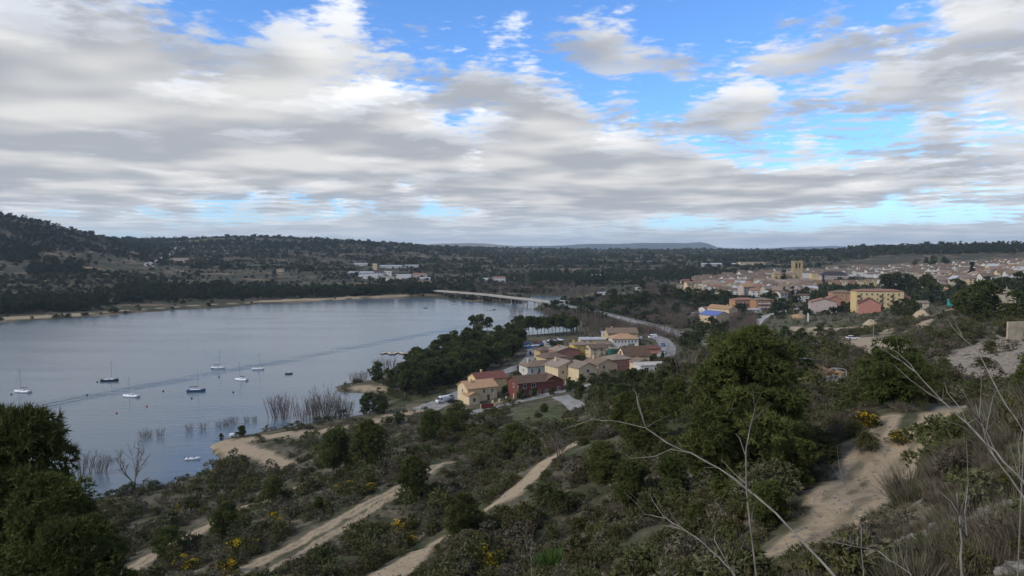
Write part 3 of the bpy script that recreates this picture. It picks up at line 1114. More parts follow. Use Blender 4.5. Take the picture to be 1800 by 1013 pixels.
house('dark red brick villa with long sloping roof behind the pillared garden wall', 932, 697, 14, 9, 5.2, 24, 'redbrick', 'tile_dark', 'gable', 'x', 1.9,
      rows('S', 4, (1.5,), 1.0, 1.2) + [('S', -0.3, 4.0, 1.2, 1.3), ('S', -0.05, 4.0, 1.6, 1.5), ('W', 0.1, 3.9, 1.0, 1.2)], ('S', 0.42), (4, 1), group=G1, name='villa')
house('dark brown roofed wing of the red brick villa', 966, 690, 8, 8, 4.6, 24, 'redbrick', 'tile_dark', 'gable', 'y', 2.0, [('S', -0.2, 1.6, 1.0, 1.2), ('S', 0.25, 1.6, 1.0, 1.2), ('E', 0, 3.2, 1, 1.2)], group=G1, name='villa_wing')
house('large cream two storey villa with mottled roof and paired attic windows', 992, 670, 12, 10, 6.2, 30, 'cream', 'tile_grey', 'gable', 'y', 2.2,
      [('S', -0.12, 6.1, 0.8, 1.1, 1), ('S', 0.12, 6.1, 0.8, 1.1, 1), ('S', 0.0, 1.8, 0.9, 1.3), ('S', -0.3, 4, 0.9, 1.2)] + rows('E', 3, (1.6, 4.4), 0.9, 1.2), ('E', 0.3), (-2.5, 2), group=G1, name='villa')
house('cream cross gable wing at the right of the large cream villa', 1024, 670, 9, 9, 5.6, 30, 'cream', 'tile_grey', 'gable', 'y', 1.9,
      [('S', -0.2, 1.5, 0.9, 1.3), ('S', 0.2, 1.5, 0.9, 1.3), ('S', 0.0, 4.2, 1.3, 1.2), ('E', 0.1, 4.0, 1, 1.2)], group=G1, name='villa_wing')
house('white villa with brown hipped roof and arched windows by the back street', 940, 661, 11, 9, 4.0, 24, 'white', 'tile_brown', 'hip', 'x', 2.1,
      [('S', -0.3, 1.9, 0.9, 1.4, 1), ('S', 0.02, 1.9, 1.0, 1.6, 1), ('S', 0.3, 1.9, 0.9, 1.4, 1), ('W', 0, 2, 0.9, 1.2)], None, (-3, 0.5), group=G1, name='villa')
house('ochre villa with low brown hipped roof behind the white villa', 972, 646, 12, 10, 4.6, 26, 'ochre', 'tile_brown', 'hip', 'x', 2.0, rows('S', 3, (1.6,), 0.9, 1.2), None, (2, 1), group=G1, name='villa')
house('terracotta coloured villa with shallow gabled roof left of yellow house', 993, 633, 13, 10, 4.6, 22, 'rose', 'tile_grey', 'gable', 'y', 1.7, rows('S', 3, (1.7,), 0.9, 1.2), None, (-2, 2), group=G1, name='villa')
house('bright yellow two storey house with flat brown hipped roof', 1021, 626, 9, 8, 5.6, 14, 'yellow', 'tile_grey', 'hip', 'x', 1.2, [('S', 0.15, 3.9, 0.9, 1.1), ('S', -0.25, 3.9, 0.9, 1.1), ('E', -0.15, 3.8, 1.0, 1.2), ('E', 0.25, 1.5, 1, 1.6)], ('E', 0), (-3, 1.5), group=G1, name='villa')
house('peach coloured villa with brown roof between cream and rose houses', 1058, 661, 10, 10, 5.4, 30, 'peach', 'tile_brown', 'gable', 'y', 1.9, [('S', -0.2, 4.2, 0.9, 1.2), ('S', 0.2, 1.6, 0.9, 1.3)] + rows('E', 2, (1.6, 4.2), 0.9, 1.2), None, (-2, 2), group=G1, name='villa')
house('rose brick two storey villa with weathered grey roof', 1088, 655, 10, 9, 6.0, 24, 'rose', 'tile_grey', 'hip', 'x', 1.7, [('E', -0.2, 4.5, 1.0, 1.3), ('E', 0.2, 4.5, 1.0, 1.3), ('S', 0.25, 1.6, 1.0, 1.3), ('S', -0.2, 4.4, 0.9, 1.2)], None, (2, 1), group=G1, name='villa')
house('cream villa under the steep broad brown roof facing the slope', 1116, 642, 12, 9, 4.6, 14, 'cream', 'tile_dark', 'gable', 'x', 3.6, [('S', 0.1, 1.6, 1.2, 1.6), ('S', 0.34, 1.6, 1.1, 1.6), ('E', 0.0, 1.8, 1.0, 1.2), ('E', 0, 4.6, 0.9, 1.1)], None, (3, 2), group=G1, name='villa')
house('white restaurant with a row of windows under orange hipped roof', 1098, 612, 14, 9, 4.6, 6, 'white', 'tile_orange', 'hip', 'x', 2.4, rows('S', 7, (3.2,), 0.8, 1.0), ('S', 0.3), name='restaurant', group=G1)
house('brown roofed house behind the white restaurant', 1094, 603, 17, 10, 5.6, 4, 'ochre', 'tile_brown', 'gable', 'x', 2.4, rows('S', 4, (3.4,), 0.9, 1.2), None, (-5.5, 0), group=G1, name='villa')
house('green sheeted shed left of the cream villa with steep roof', 1079, 626, 4.2, 4, 3.4, 8, 'darkgreen', 'tile_grey', 'flat', name='shed', cat='shed')
house('pale roofed open shed at the back of the estate', 1068, 595, 6, 5, 3.0, 5, 'beige', 'shed', 'shed', 'x', 0.9, name='shed', cat='shed')
house('pink garden annex with low maroon roof near the parked cars', 1143, 622, 10, 5, 2.4, 4, 'rose', 'tile_maroon', 'shed', 'x', 0.7, name='annex', cat='house')
house('white flat roofed storage cabin at the edge of the pine grove', 963, 620, 2.6, 4, 4.0, 10, 'white', 'shed', 'flat', name='cabin', cat='shed')
house('flat white carport terrace right of the rose and cream villas', 1148, 653, 11, 7, 2.7, 12, 'white', 'pale_concrete', 'flat', 'x', 0, [('S', -0.3, 1.3, 1.6, 1.6), ('S', 0.05, 1.3, 1.6, 1.6), ('S', 0.36, 1.3, 1.2, 1.6)], name='carport', cat='carport')
house('ochre villa roof with chimney left of terracotta villa', 957, 631, 8, 7, 4.0, 24, 'ochre', 'tile_brown', 'hip', 'x', 1.7, rows('S', 2, (1.6,), 0.9, 1.2), None, (1, 1), group=G1, name='villa')

house('long low store with pale roof behind the yellow house', 1042, 605, 15, 6, 2.8, 6, 'beige', 'shed', 'gable', 'x', 0.9, rows('S', 4, (1.5,), 1.0, 0.9), name='store', cat='shed')
house('low cream cottage left of the green sheeted shed', 1060, 616, 8, 6, 3.2, 10, 'cream', 'tile_grey', 'gable', 'x', 1.4, rows('S', 2, (1.5,), 0.9, 1.1), group=G1, name='villa')
house('cream cottage with brown roof right below the steep roofed villa', 1128, 650, 7, 6, 3.4, 18, 'cream', 'tile_brown', 'gable', 'y', 1.5, [('S', 0, 1.6, 1, 1.2)], group=G1, name='villa')
house('small tan house between white villa and large cream villa', 958, 655, 7, 6, 3.6, 26, 'beige', 'tile_brown', 'gable', 'x', 1.5, rows('S', 2, (1.6,), .9, 1.1), group=G1, name='villa')
house('tan house with brown roof right of the yellow house', 1048, 628, 8, 7, 4.4, 16, 'beige', 'tile_brown', 'gable', 'x', 1.6, rows('S', 2, (1.6, 3.4), .9, 1.1), group=G1, name='villa')

# town buildings that stand out
def block(label, px, py, w, l, floors, yaw, wm_, rm, rtype='hip', rise=2.0, nS=6, nE=3, axis='x', fh=3.0, **kw):
    zs = [1.5 + fh * i for i in range(floors)]
    return house(label, px, py, w, l, floors * fh + 0.4, yaw, wm_, rm, rtype, axis, rise, rows('S', nS, zs, 1.1, 1.3) + (rows('E', nE, zs, 1.0, 1.3) if nE > 0 else []) + (rows('W', -nE, zs, 1.0, 1.3) if nE < 0 else []), ('S', 0.02), **kw)


def balconies(root, w, l, zs, xs, m='brick', bw=2.6):
    for z in zs:
        for x in xs:
            b = MB().box(x - bw / 2, x + bw / 2, -l / 2 - 1.1, -l / 2 - 0.004, z - 0.12, z).build('balcony', M[m], root)
            MB().box(x - bw / 2, x + bw / 2, -l / 2 - 1.1, -l / 2 - 1.03, z + 0.003, z + 0.95).build('railing', M[m], b)


b_ = block('long yellow four storey apartment block with shallow red roof', 1548, 545, 31, 11, 4, -6, 'paleyellow', 'tile_red', 'hip', 1.3, 8, 2, fh=3.3, name='apartment_block', cat='apartment block')
balconies(b_, 31, 11, (3.4, 6.7, 10.0), (-14, 0.5, 7.5), 'wood', 2.2)
b_ = block('orange brick apartment block with balconies above the blue roofed houses', 1310, 547, 20, 11, 3, 8, 'brick', 'tile_red', 'hip', 1.6, 6, 3, name='apartment_block', cat='apartment block')
balconies(b_, 20, 11, (3.1, 6.1), (-1, 3.2, 7.4), 'brick')
b_ = block('brick and white flats with rows of balconies right of the orange block', 1343, 547, 15, 11, 3, 8, 'brick', 'tile_grey', 'hip', 1.6, 4, 2, name='apartment_block', cat='apartment block')
balconies(b_, 15, 11, (3.1, 6.1), (-5, -1.5, 2, 5.5), 'white')
house('tan gabled house whose roof slope is bright blue facing the lake', 1262, 570, 15, 16, 6.4, 32, 'beige', 'bluetile', 'gable', 'y', 2.6, rows('E', 4, (1.6, 4.4), 0.9, 1.2), ('S', 0), name='row_house')
house('row of tan houses with orange roofs stepping up behind the blue roof', 1277, 560, 10, 22, 7.0, 32, 'beige', 'tile_orange', 'gable', 'y', 2.4, rows('E', 6, (1.6, 4.6), 0.9, 1.2), None, (1.5, -4), name='row_house')
house('white house with small dark windows left of the blue roof', 1247, 555, 12, 9, 5.5, 20, 'white', 'tile_red', 'gable', 'x', 1.5, [('S', -0.1, 3.6, 1.2, 1.2), ('W', 0, 3.6, 1, 1.2)], name='house')
house('flat white canopy roof left of the blue roofed house', 1226, 557, 14, 7, 2.6, 6, 'white', 'shed', 'flat', name='canopy_shed', cat='shed')
house('long low white building with red roof by the bend of the town road', 1350, 597, 9.5, 5, 2.6, -18, 'white', 'tile_red', 'shed', 'x', 0.6, name='low_building', cat='building')
house('white two storey house with dark windows above the green plot', 1415, 531, 15, 9, 5.6, -4, 'white', 'tile_dark', 'hip', 'x', 1.5, rows('S', 4, (1.5, 4.0), 1.2, 1.1), ('S', -0.4), name='house')
house('white cabin beside the town road below the brick flats', 1328, 551, 9, 5, 3.0, 8, 'white', 'shed', 'shed', 'x', 0.5, rows('S', 2, (1.6,), 1.4, 1.0), name='cabin', cat='building')
_tr = 'terraced houses above the waste ground'
house('grey gable end of terraced houses with pink tiled stepped roofs', 1452, 551, 17, 12, 8.0, -14, 'pinkgrey', 'tile_red', 'gable', 'y', 2.4, [('S', 0.1, 1.6, 4.2, 2.2)] + rows('E', 3, (1.6, 4.6), 1.0, 1.3), name='terraced_house', group=_tr)
house('terraced house with stepped pink roof right of the grey gable', 1472, 546, 8, 16, 8.6, -14, 'rose', 'tile_red', 'gable', 'y', 2.2, rows('S', 2, (1.6, 4.6), 1.0, 1.3) + rows('E', 3, (4.6,), 1.0, 1.3), name='terraced_house', group=_tr)
house('orange brick block behind the pink roofed terrace', 1485, 536, 17, 13, 10.0, -8, 'brick', 'tile_brown', 'hip', 'x', 2.0, rows('S', 4, (4.5, 7.5), 1.0, 1.3), name='apartment_block', cat='apartment block')
house('steep brown roofed house with brick gable before yellow apartments', 1537, 550, 13, 14, 6.2, -24, 'rose', 'tile_maroon', 'gable', 'y', 3.6, [('W', 0.2, 3.5, 2, 1.6), ('W', -0.2, 3.5, 2, 1.6), ('W', 0.1, 1.0, 2.2, 1.6)], name='house')
house('large brick gabled house with long maroon roof right of yellow apartments', 1592, 541, 16, 22, 7.0, -30, 'rose', 'tile_maroon', 'gable', 'y', 3.4, rows('W', 5, (1.6, 4.6), 1.2, 1.4), name='house')
house('low pale stucco house below the large maroon roof', 1616, 544, 12, 7, 4.2, -12, 'palestone', 'tile_grey', 'gable', 'x', 1.0, [('S', 0.1, 1.9, 2.2, 1.8, 1)], name='house')
house('small yellow house with orange roof among dark trees', 1666, 517, 14, 8, 4.6, -6, 'paleyellow', 'tile_orange', 'gable', 'x', 1.6, rows('S', 3, (2.0,), 1, 1.2), name='house')
house('turquoise sheet metal kiosk beside the pale dirt road', 1679, 537, 5.2, 4, 2.6, -8, 'teal', 'teal', 'shed', 'x', 0.7, [('S', -0.3, 1.4, 0.9, 1.5), ('S', 0.0, 1.4, 0.9, 1.5), ('S', 0.3, 1.4, 0.9, 1.5)], name='kiosk', cat='kiosk')
house('long pink grey building with dark mansard roof right of the church', 1468, 494, 38, 13, 8.0, -4, 'pinkgrey', 'slate', 'hip', 'x', 5.5, rows('S', 12, (2, 5), 1.2, 1.5), name='town_building', cat='building')
house('yellow town house left of the dark mansard building', 1434, 492, 12, 10, 10, -4, 'paleyellow', 'tile_brown', 'hip', 'x', 1.5, rows('S', 3, (5, 8), 1.2, 1.4), name='town_building', cat='building')
for i in range(9):
    q = P(1427 + i * 14, 503.5, 14.5)
    house('brown roofed terrace house, number %s from the left in the long row below mansard building' % ['one', 'two', 'three', 'four', 'five', 'six', 'seven', 'eight', 'nine'][i], 0, 0, 8.2, 9, 5.6, -4,
          ['cream', 'brick', 'paleyellow', 'brick', 'cream', 'rose', 'cream', 'ochre', 'paleyellow'][i], 'tile_brown', 'gable', 'x', 2.0, rows('S', 2, (1.6, 4.2), 1.1, 1.3), ('S', 0.1), loc=(q[0], q[1], gz(q[0], q[1])), name='terrace_house', group='brown roofed terrace below the mansard building', over=0.1)

# church
def church():
    x, y, z = hit(1380, 503)
    root = empty('church', (x, y + 8, z), R(-6))
    d = y / F
    w, l, h = 26.0, 14.0, 15.5
    gable_mesh(w, l, h, 2.6, 'x', 3).build('nave_wall', M['stone'], root)
    roof_mesh(w, l, h, 2.6, 'gable', 'x', 0.5).build('nave_roof', M['tile_grey'], root)
    for i in range(5):
        bx = -w / 2 + 0.6 + i * (w - 1.2) / 4
        MB().box(bx - .7, bx + .7, -l / 2 - 1.8, -l / 2 - 0.003, -3, h - 2.2).add([(bx - .7, -l / 2 - 1.8, h - 2.2), (bx + .7, -l / 2 - 1.8, h - 2.2), (bx + .7, -l / 2 - .003, h - 2.2), (bx - .7, -l / 2 - .003, h - 2.2), (bx - .7, -l / 2 - .003, h - .8), (bx + .7, -l / 2 - .003, h - .8)],
            [(0, 1, 5, 4), (1, 2, 5), (0, 4, 3)]).build('buttress', M['stone'], root)
    for i in range(4):
        bx = -w / 2 + 0.6 + (i + 0.5) * (w - 1.2) / 4
        fm, pm = window_meshes(1.0, 3.2, True)
        f = link('window', fm, root, (bx, -l / 2 - 0.004, h * 0.62)); link('pane', pm, f)
    # tower
    t = MB()
    tx, ty, a = w / 2 + 5.2, 3.0, 5.6
    t.box(tx - a, tx + a, ty - a, ty + a, -4, 21)
    t.box(tx - a - .35, tx + a + .35, ty - a - .35, ty + a + .35, 21.003, 21.6)
    tw = t.build('tower', M['stone'], root)
    b = MB()
    # belfry stage: corner piers and mullions leave real openings
    for (cx, cy) in ((-1, -1), (1, -1), (1, 1), (-1, 1)):
        b.box(tx + cx * (a - 1.1) - 1.1, tx + cx * (a - 1.1) + 1.1, ty + cy * (a - 1.1) - 1.1, ty + cy * (a - 1.1) + 1.1, 21.603, 29)
    for k in (-1, 1):
        b.box(tx - .6 + k * 1.75 * 0, tx + .6 + k * 1.75 * 0, ty + k * (a - .8) - .7, ty + k * (a - .8) + .7, 21.603, 29) if k else None
        b.box(tx + k * (a - .8) - .7, tx + k * (a - .8) + .7, ty - .6, ty + .6, 21.603, 29)
    b.box(tx - a + .8, tx + a - .8, ty - a + .8, ty + a - .8, 21.603, 22.6)
    b.box(tx - a, tx + a, ty - a, ty + a, 29.003, 30.6)
    b.box(tx - a - .4, tx + a + .4, ty - a - .4, ty + a + .4, 30.603, 31.2)
    b.build('belfry', M['stone'], tw)
    MB().box(tx - 1.5, tx + 1.5, ty - 1.5, ty + 1.5, 22.603, 28.9).build('bell_frame', M['wood'], tw)
    for cx, cy in ((-1, -1), (1, -1), (1, 1), (-1, 1), (0, -1), (0, 1), (1, 0), (-1, 0)):
        px_, py_ = tx + cx * (a - .3), ty + cy * (a - .3)
        MB().add([(px_ - .45, py_ - .45, 31.203), (px_ + .45, py_ - .45, 31.203), (px_ + .45, py_ + .45, 31.203), (px_ - .45, py_ + .45, 31.203), (px_, py_, 33.0)],
                 [(0, 3, 2, 1), (0, 1, 4), (1, 2, 4), (2, 3, 4), (3, 0, 4)]).build('pinnacle', M['stone'], tw)
    tag(root, 'old sandstone church with buttressed nave and tall square bell tower', 'church')


church()


def hermitage():
    x, y, z = hit(1782, 545)
    y += 4
    root = empty('stone_hermitage', (x, y, gz(x, y)), R(-14))
    gable_mesh(7.0, 7, 6.4, 0, 'x', 3).build('wall', M['palestone'], root)
    roof_mesh(7.0, 7, 6.4, 1.5, 'hip', 'x', 0.4).build('roof', M['tile_grey'], root)
    p = MB().box(-7.2, -3.503, -3, 2, -3, 3.2).build('porch_wall', M['palestone'], root)
    MB().add([(-7.6, -3.4, 3.203), (-3.503, -3.4, 3.203), (-3.503, 2.4, 3.203), (-7.6, 2.4, 3.203), (-3.503, -3.4, 4.4), (-3.503, 2.4, 4.4)], [(0, 3, 2, 1), (0, 1, 4), (3, 5, 2), (0, 4, 5, 3), (1, 2, 5, 4)]).build('porch_roof', M['tile_grey'], p)
    add_windows(root, 7, 7, [('S', -0.2, 5.2, 0.7, 1.2)])
    for xx in (-6.6, -5.6, -4.6):
        fm, pm = window_meshes(0.6, 1.7, True)
        f = link('window', fm, root, (xx, -3.004, 1.5)); link('pane', pm, f)
    MB().tube([(0, 0, 7.9), (0, 0, 8.8)], [.25, .05], 6).build('finial', M['palestone'], root)
    tag(root, 'pale stone hermitage with tiled roof and arched porch windows at far right', 'chapel')


hermitage()

# the old town: streets of houses, nearest ones single things
TOWN = [(1192, 512), (1215, 497), (1300, 487), (1440, 480), (1600, 473), (1740, 468), (1830, 464), (1830, 492), (1700, 506), (1640, 513), (1560, 508), (1505, 492), (1420, 505), (1425, 517), (1385, 530), (1300, 519)]
UW = {}
for k in ('white', 'cream', 'beige', 'ochre', 'pinkgrey', 'brick', 'palestone'):
    UW[k] = gable_mesh(1, 1, 1, 0.33, 'x', 0.5).mesh('wall', M[k])
UR = {k: roof_mesh(1, 1, 1, 0.33, 'gable', 'x', 0.05, 0.04).mesh('roof', M[k]) for k in ('tile_brown', 'tile_red', 'tile_grey', 'tile_orange', 'shed')}
WBOX = MB().box(-0.5, 0.5, -0.05, 0, -0.5, 0.5).mesh('window', M['glass'])
trn = random.Random(5)
cells = []
for row in range(44):
    Y = 600 + row * 15 + row * row * 0.10
    for cxi in range(64):
        X = 120 + cxi * 13.2 + (row % 2) * 7 + trn.uniform(-2.5, 2.5)
        y = Y + trn.uniform(-5, 5)
        z = gz(X, y)
        pxx, pyy = proj(X, y, z)
        if not in_poly(np.array([pxx]), np.array([pyy]), TOWN)[0]: continue
        if 1358 < pxx < 1424 and 490 < pyy < 507: continue
        if 1425 < pxx < 1552 and pyy > 488: continue
        cells.append((X, y, z, pxx, pyy))
cells.sort(key=lambda c: c[1])
far_cells = cells[280:]
WN = {'white': 'white', 'cream': 'cream', 'beige': 'beige', 'ochre': 'ochre', 'pinkgrey': 'grey', 'brick': 'brick', 'palestone': 'stone'}
RN = {'tile_brown': 'brown', 'tile_red': 'red', 'tile_grey': 'weathered', 'tile_orange': 'orange', 'shed': 'pale sheet'}


def town_choice():
    wk = trn.choices(list(UW), (9, 2, 1.2, 0.4, 3, 0.8, 3))[0]
    rk = trn.choices(list(UR), (5, 1.4, 6, 0.3, 2))[0]
    w, l = trn.uniform(9, 15), trn.uniform(8, 11)
    h = trn.choice((5.4, 6, 6.4, 8.4, 9.0))
    yaw = R(trn.choice((-8, -8, 82, 20)) + trn.uniform(-5, 5))
    return wk, rk, w, l, h, yaw


for X, y, z, pxx, pyy in cells[:280]:
    wk, rk, w, l, h, yaw = town_choice()
    e = empty('town_house', (X, y, z), yaw, (w, l, h))
    link('wall', UW[wk], e)
    link('roof', UR[rk], e)
    for zz in ((0.27, 0.75) if h < 8 else (0.2, 0.5, 0.82)):
        for u in ((-0.28, 0.05, 0.32) if w > 11 else (-0.22, 0.22)):
            if trn.random() < 0.85:
                link('window', WBOX, e, (u, -0.503, zz), None, (1.1 / w, 1, 1.3 / h))
    if math.cos(yaw) < 0.5:
        for u in (-0.25, 0.25):
            link('window', WBOX, e, (-0.503, u, 0.7), (0, 0, -math.pi / 2), (1.1 / l, 1, 1.3 / h))
    where = 'left of the church' if pxx < 1360 else ('behind the church and mansard building' if pxx < 1560 else 'on the right side of town')
    tag(e, '%s walled old town house with %s roof %s' % (WN[wk], RN[rk], where), 'house', '%s walled houses with %s roofs %s' % (WN[wk], RN[rk], where))
if far_cells:
    mbw = MB(); mbr = MB()
    for X, y, z, pxx, pyy in far_cells:
        wk, rk, w, l, h, yaw = town_choice()
        c, s = math.cos(yaw), math.sin(yaw)
        for src, dst in ((UW['white'], mbw), (UR['tile_brown'], mbr)):
            dst.add([(X + c * v.co.x * w - s * v.co.y * l, y + s * v.co.x * w + c * v.co.y * l, z + v.co.z * h) for v in src.vertices], [tuple(p.vertices) for p in src.polygons])
    e = empty('far_town_houses', (0, 0, 0))
    mbw.build('walls', M['white'], e); mbr.build('roofs', M['tile_brown'], e)
    tag(e, 'far rows of small houses at the back of the old town', 'houses', kind='stuff')

# scattered sheds and works beyond the lake
FARB = [  # label, x0, x1, ytop, ybase, wall, roof
 ('long white works shed at the left of the far industrial estate', 612, 658, 478, 485, 'shed', 'shed'),
 ('white shed with pale roof in front of the far works', 630, 664, 484, 491, 'white', 'shed'),
 ('tall cream silo tower standing over the far works', 655, 662, 464, 475, 'cream', 'pale_concrete'),
 ('long pale shed right of the far silo', 668, 706, 467, 472, 'shed', 'shed'),
 ('blue grey works hall below the silo', 657, 674, 478, 486, 'shed', 'slate'),
 ('white gabled hall right of the blue grey hall', 674, 688, 478, 486, 'white', 'shed'),
 ('pair of white houses before the far works', 670, 692, 486, 494, 'white', 'tile_grey'),
 ('white low works building at the centre of far estate', 697, 722, 483, 491, 'white', 'shed'),
 ('pinkish factory with red roof at right of far works', 726, 750, 481, 490, 'pinkgrey', 'tile_red'),
 ('white shed right of pinkish factory', 738, 756, 488, 494, 'white', 'shed'),
 ('ochre house near the far end of the bridge', 735, 757, 494, 501, 'ochre', 'tile_brown'),
 ('pale shed on the slope above the far works', 622, 646, 463, 468, 'shed', 'shed'),
 ('pale shed right of the ridge shed row', 712, 735, 466, 471, 'shed', 'shed'),
 ('white farmhouse with red roof alone right of the bridge', 866, 888, 487, 496, 'white', 'tile_red'),
 ('white cottage left of the lone farmhouse', 850, 866, 490, 495, 'white', 'shed'),
 ('long pale farm building on the far left hillside', 298, 336, 455, 461, 'pinkgrey', 'tile_grey'),
 ('white villa among pine woods beyond the bridge', 1041, 1056, 483, 488, 'white', 'shed'),
 ('white canopy by the green field beyond the embankment', 1052, 1071, 514, 519, 'white', 'shed'),
 ('white hut among grey thickets right of the embankment', 1113, 1127, 536, 541, 'white', 'shed'),
 ('white tent shaped house among trees above the thickets', 1118, 1128, 506, 512, 'white', 'shed'),
 ('white boathouse by the water right of the bridge end', 985, 1010, 529, 534, 'white', 'shed'),
 ('pale warehouse far behind the town at left', 1236, 1300, 463, 469, 'shed', 'shed'),
 ('cream warehouse far behind the church', 1300, 1345, 462, 467, 'cream', 'tile_grey'),
 ('cream school block with red roof edge at the far right of town', 1733, 1767, 463, 472, 'cream', 'tile_red'),
 ('grey hall on the skyline side right of the school block', 1765, 1790, 457, 467, 'pinkgrey', 'shed'),
 ('white warehouse with pale roof left of the school block', 1710, 1738, 459, 467, 'white', 'shed'),
 ('big white gabled hall in the right part of town', 1678, 1702, 469, 480, 'white', 'shed'),
 ('beige terrace with balconies at the right edge of town', 1722, 1745, 486, 494, 'beige', 'tile_brown'),
 ('cream terrace at the right edge of town behind trees', 1750, 1776, 486, 494, 'cream', 'tile_brown'),
 ('white block with flat roof below the cypress of the right town', 1655, 1680, 489, 501, 'white', 'tile_brown'),
 ('white house with salmon roof under the two cypresses', 1700, 1722, 492, 502, 'white', 'tile_red'),
 ('tall yellow town house with open loggia in the right town', 1607, 1622, 471, 483, 'paleyellow', 'tile_brown'),
 ('dark red town house right of the big pine clump', 1608, 1621, 486, 497, 'redbrick', 'tile_maroon'),
 ('cream barn roofed hall at the back of the right town', 1618, 1638, 467, 474, 'cream', 'tile_orange'),
 ('brick apartment block left end of the town above the pines', 1202, 1238, 492, 506, 'brick', 'tile_maroon'),
 ('white apartment block right of the brick block above the pines', 1240, 1265, 494, 509, 'white', 'tile_grey'),
 ('low house with red tiled roof on the far left hillside', 148, 172, 471, 476, 'ochre', 'tile_orange'),
 ('ruined pale hut on the far left slope', 486, 498, 473, 478, 'palestone', 'tile_red'),
]
for lb, x0, x1, yt, yb, wk, rk in FARB:
    x, y, z = hit((x0 + x1) / 2, yb)
    w = (x1 - x0) * y / F
    h = (yb - yt) * y / F
    tall = h > w
    l = w if tall else min(max(w * 0.45, 7), 18)
    y += l / 2
    rise = h * (0.2 if not tall else 0.05)
    hh = h - rise
    nw = max(2, int(w / 5))
    zs = [hh * 0.6] if hh < 6 else [2.0 + 3.2 * i for i in range(int(hh // 3.2))]
    root = empty('silo_tower' if tall else 'building', (x, y, gz(x, y)), R(random.uniform(-6, 6)))
    gable_mesh(w, l, hh, rise if not tall else 0, 'x', 5).build('wall', M[wk], root)
    roof_mesh(w, l, hh, rise, 'flat' if tall else 'gable', 'x', 0.4).build('roof', M[rk], root)
    for zc in zs:
        for i in range(nw):
            link('window', WBOX, root, ((-0.5 + (i + 0.5) / nw) * w, -l / 2 - 0.003, zc), None, (1.3, 1, 1.3))
    tag(root, lb, 'building')

# garden wall with pillars along the village street
def pillared_wall():
    w = resample([hit(a, b)[:2] for a, b in ((866, 714), (900, 704), (950, 691), (985, 682), (1022, 672))], 3.6)
    root = empty('garden_wall', (*w[0], gz(*w[0])))
    oz = gz(*w[0])
    for i in range(len(w) - 1):
        (x0, y0), (x1, y1) = w[i], w[i + 1]
        z0, z1 = gz(x0, y0) - oz, gz(x1, y1) - oz
        zz = max(z0, z1)
        a = math.atan2(y1 - y0, x1 - x0); l = math.dist(w[i], w[i + 1])
        MB().box(0.22, l - 0.22, -.1, .1, -2.0, 0.75).build('wall_panel', M['cream'], root, loc=(x0 - w[0][0], y0 - w[0][1], zz), rot=(0, 0, a))
        p = MB().box(-.2, .2, -.2, .2, -2, 1.9).build('pillar', M['cream'], root, loc=(x0 - w[0][0], y0 - w[0][1], zz), rot=(0, 0, a))
        MB().box(-.27, .27, -.27, .27, 1.903, 2.03).build('cap', M['pale_concrete'], p)
    tag(root, 'cream garden wall with square pillars along the village street', 'wall')


pillared_wall()
x, y, z = hit(857, 719)
g = empty('driveway_gate', (x, y, z), R(20))
for k in range(12):
    MB().box(-2.3 + k * .385, -2.3 + k * .385 + .36, -.03, .03, .1, 1.7).build('panel', M['gate'], g)
MB().box(-2.5, -2.31, -.1, .1, -1, 1.9).build('post', M['cream'], g); MB().box(2.35, 2.54, -.1, .1, -1, 1.9).build('post', M['cream'], g)
MB().box(-2.3, 2.34, -.045, -.031, 0.4, 0.5).build('rail', M['gate'], g)
tag(g, 'dark red sliding driveway gate of the orange roofed villa', 'gate')
for nm, a, b, hh, mk, lb in (('retaining_wall', (1424, 566), (1419, 553), 5.0, 'white', 'tall narrow white wall end standing on waste ground'),
                       ('concrete_wall', (1770, 597), (1815, 600), 4.2, 'palestone', 'weathered concrete wall above the bare slope at right edge'),
                       ('concrete_slab', (1632, 668), (1666, 668), 0.7, 'concrete', 'grey concrete culvert block behind the dark pine')):
    A, B = hit(*a), hit(*b)
    A = Vector(A); B = Vector(B)
    if nm == 'retaining_wall': A = Vector(hit(1421, 566)); B = A + Vector((3.2, 9, 0))
    if nm == 'concrete_wall': B = A + Vector((9, 1.5, 0))
    if nm == 'concrete_slab': B = A + Vector((3.6, 0.6, 0))
    d = B - A
    o = MB().box(0, d.length, -.2, .2, -2.5, hh).build(nm, M[mk], None, loc=A, rot=(0, 0, math.atan2(d.y, d.x)))
    tag(o, lb, 'wall')
# ------------------------------------------------------------------ boats
M['hull_white'] = mat('white_gelcoat', (0.70, 0.71, 0.72), 0.35, 0.08, 1.0)
M['hull_dark'] = mat('navy_gelcoat', (0.025, 0.03, 0.045), 0.35, 0.1, 1.0)
M['hull_blue'] = mat('blue_gelcoat', (0.04, 0.09, 0.17), 0.35, 0.1, 1.0)
M['sailcloth'] = mat('sail_cover', (0.06, 0.08, 0.13), 0.8, 0.15, 2.0)
M['mast'] = mat('mast_alloy', (0.30, 0.31, 0.32), 0.45, 0.1, 1.0, metal=0.4)
M['red_float'] = mat('red_float', (0.45, 0.05, 0.03), 0.6, 0.1, 2.0)
M['dark_float'] = mat('dark_float', (0.05, 0.05, 0.06), 0.7, 0.1, 2.0)


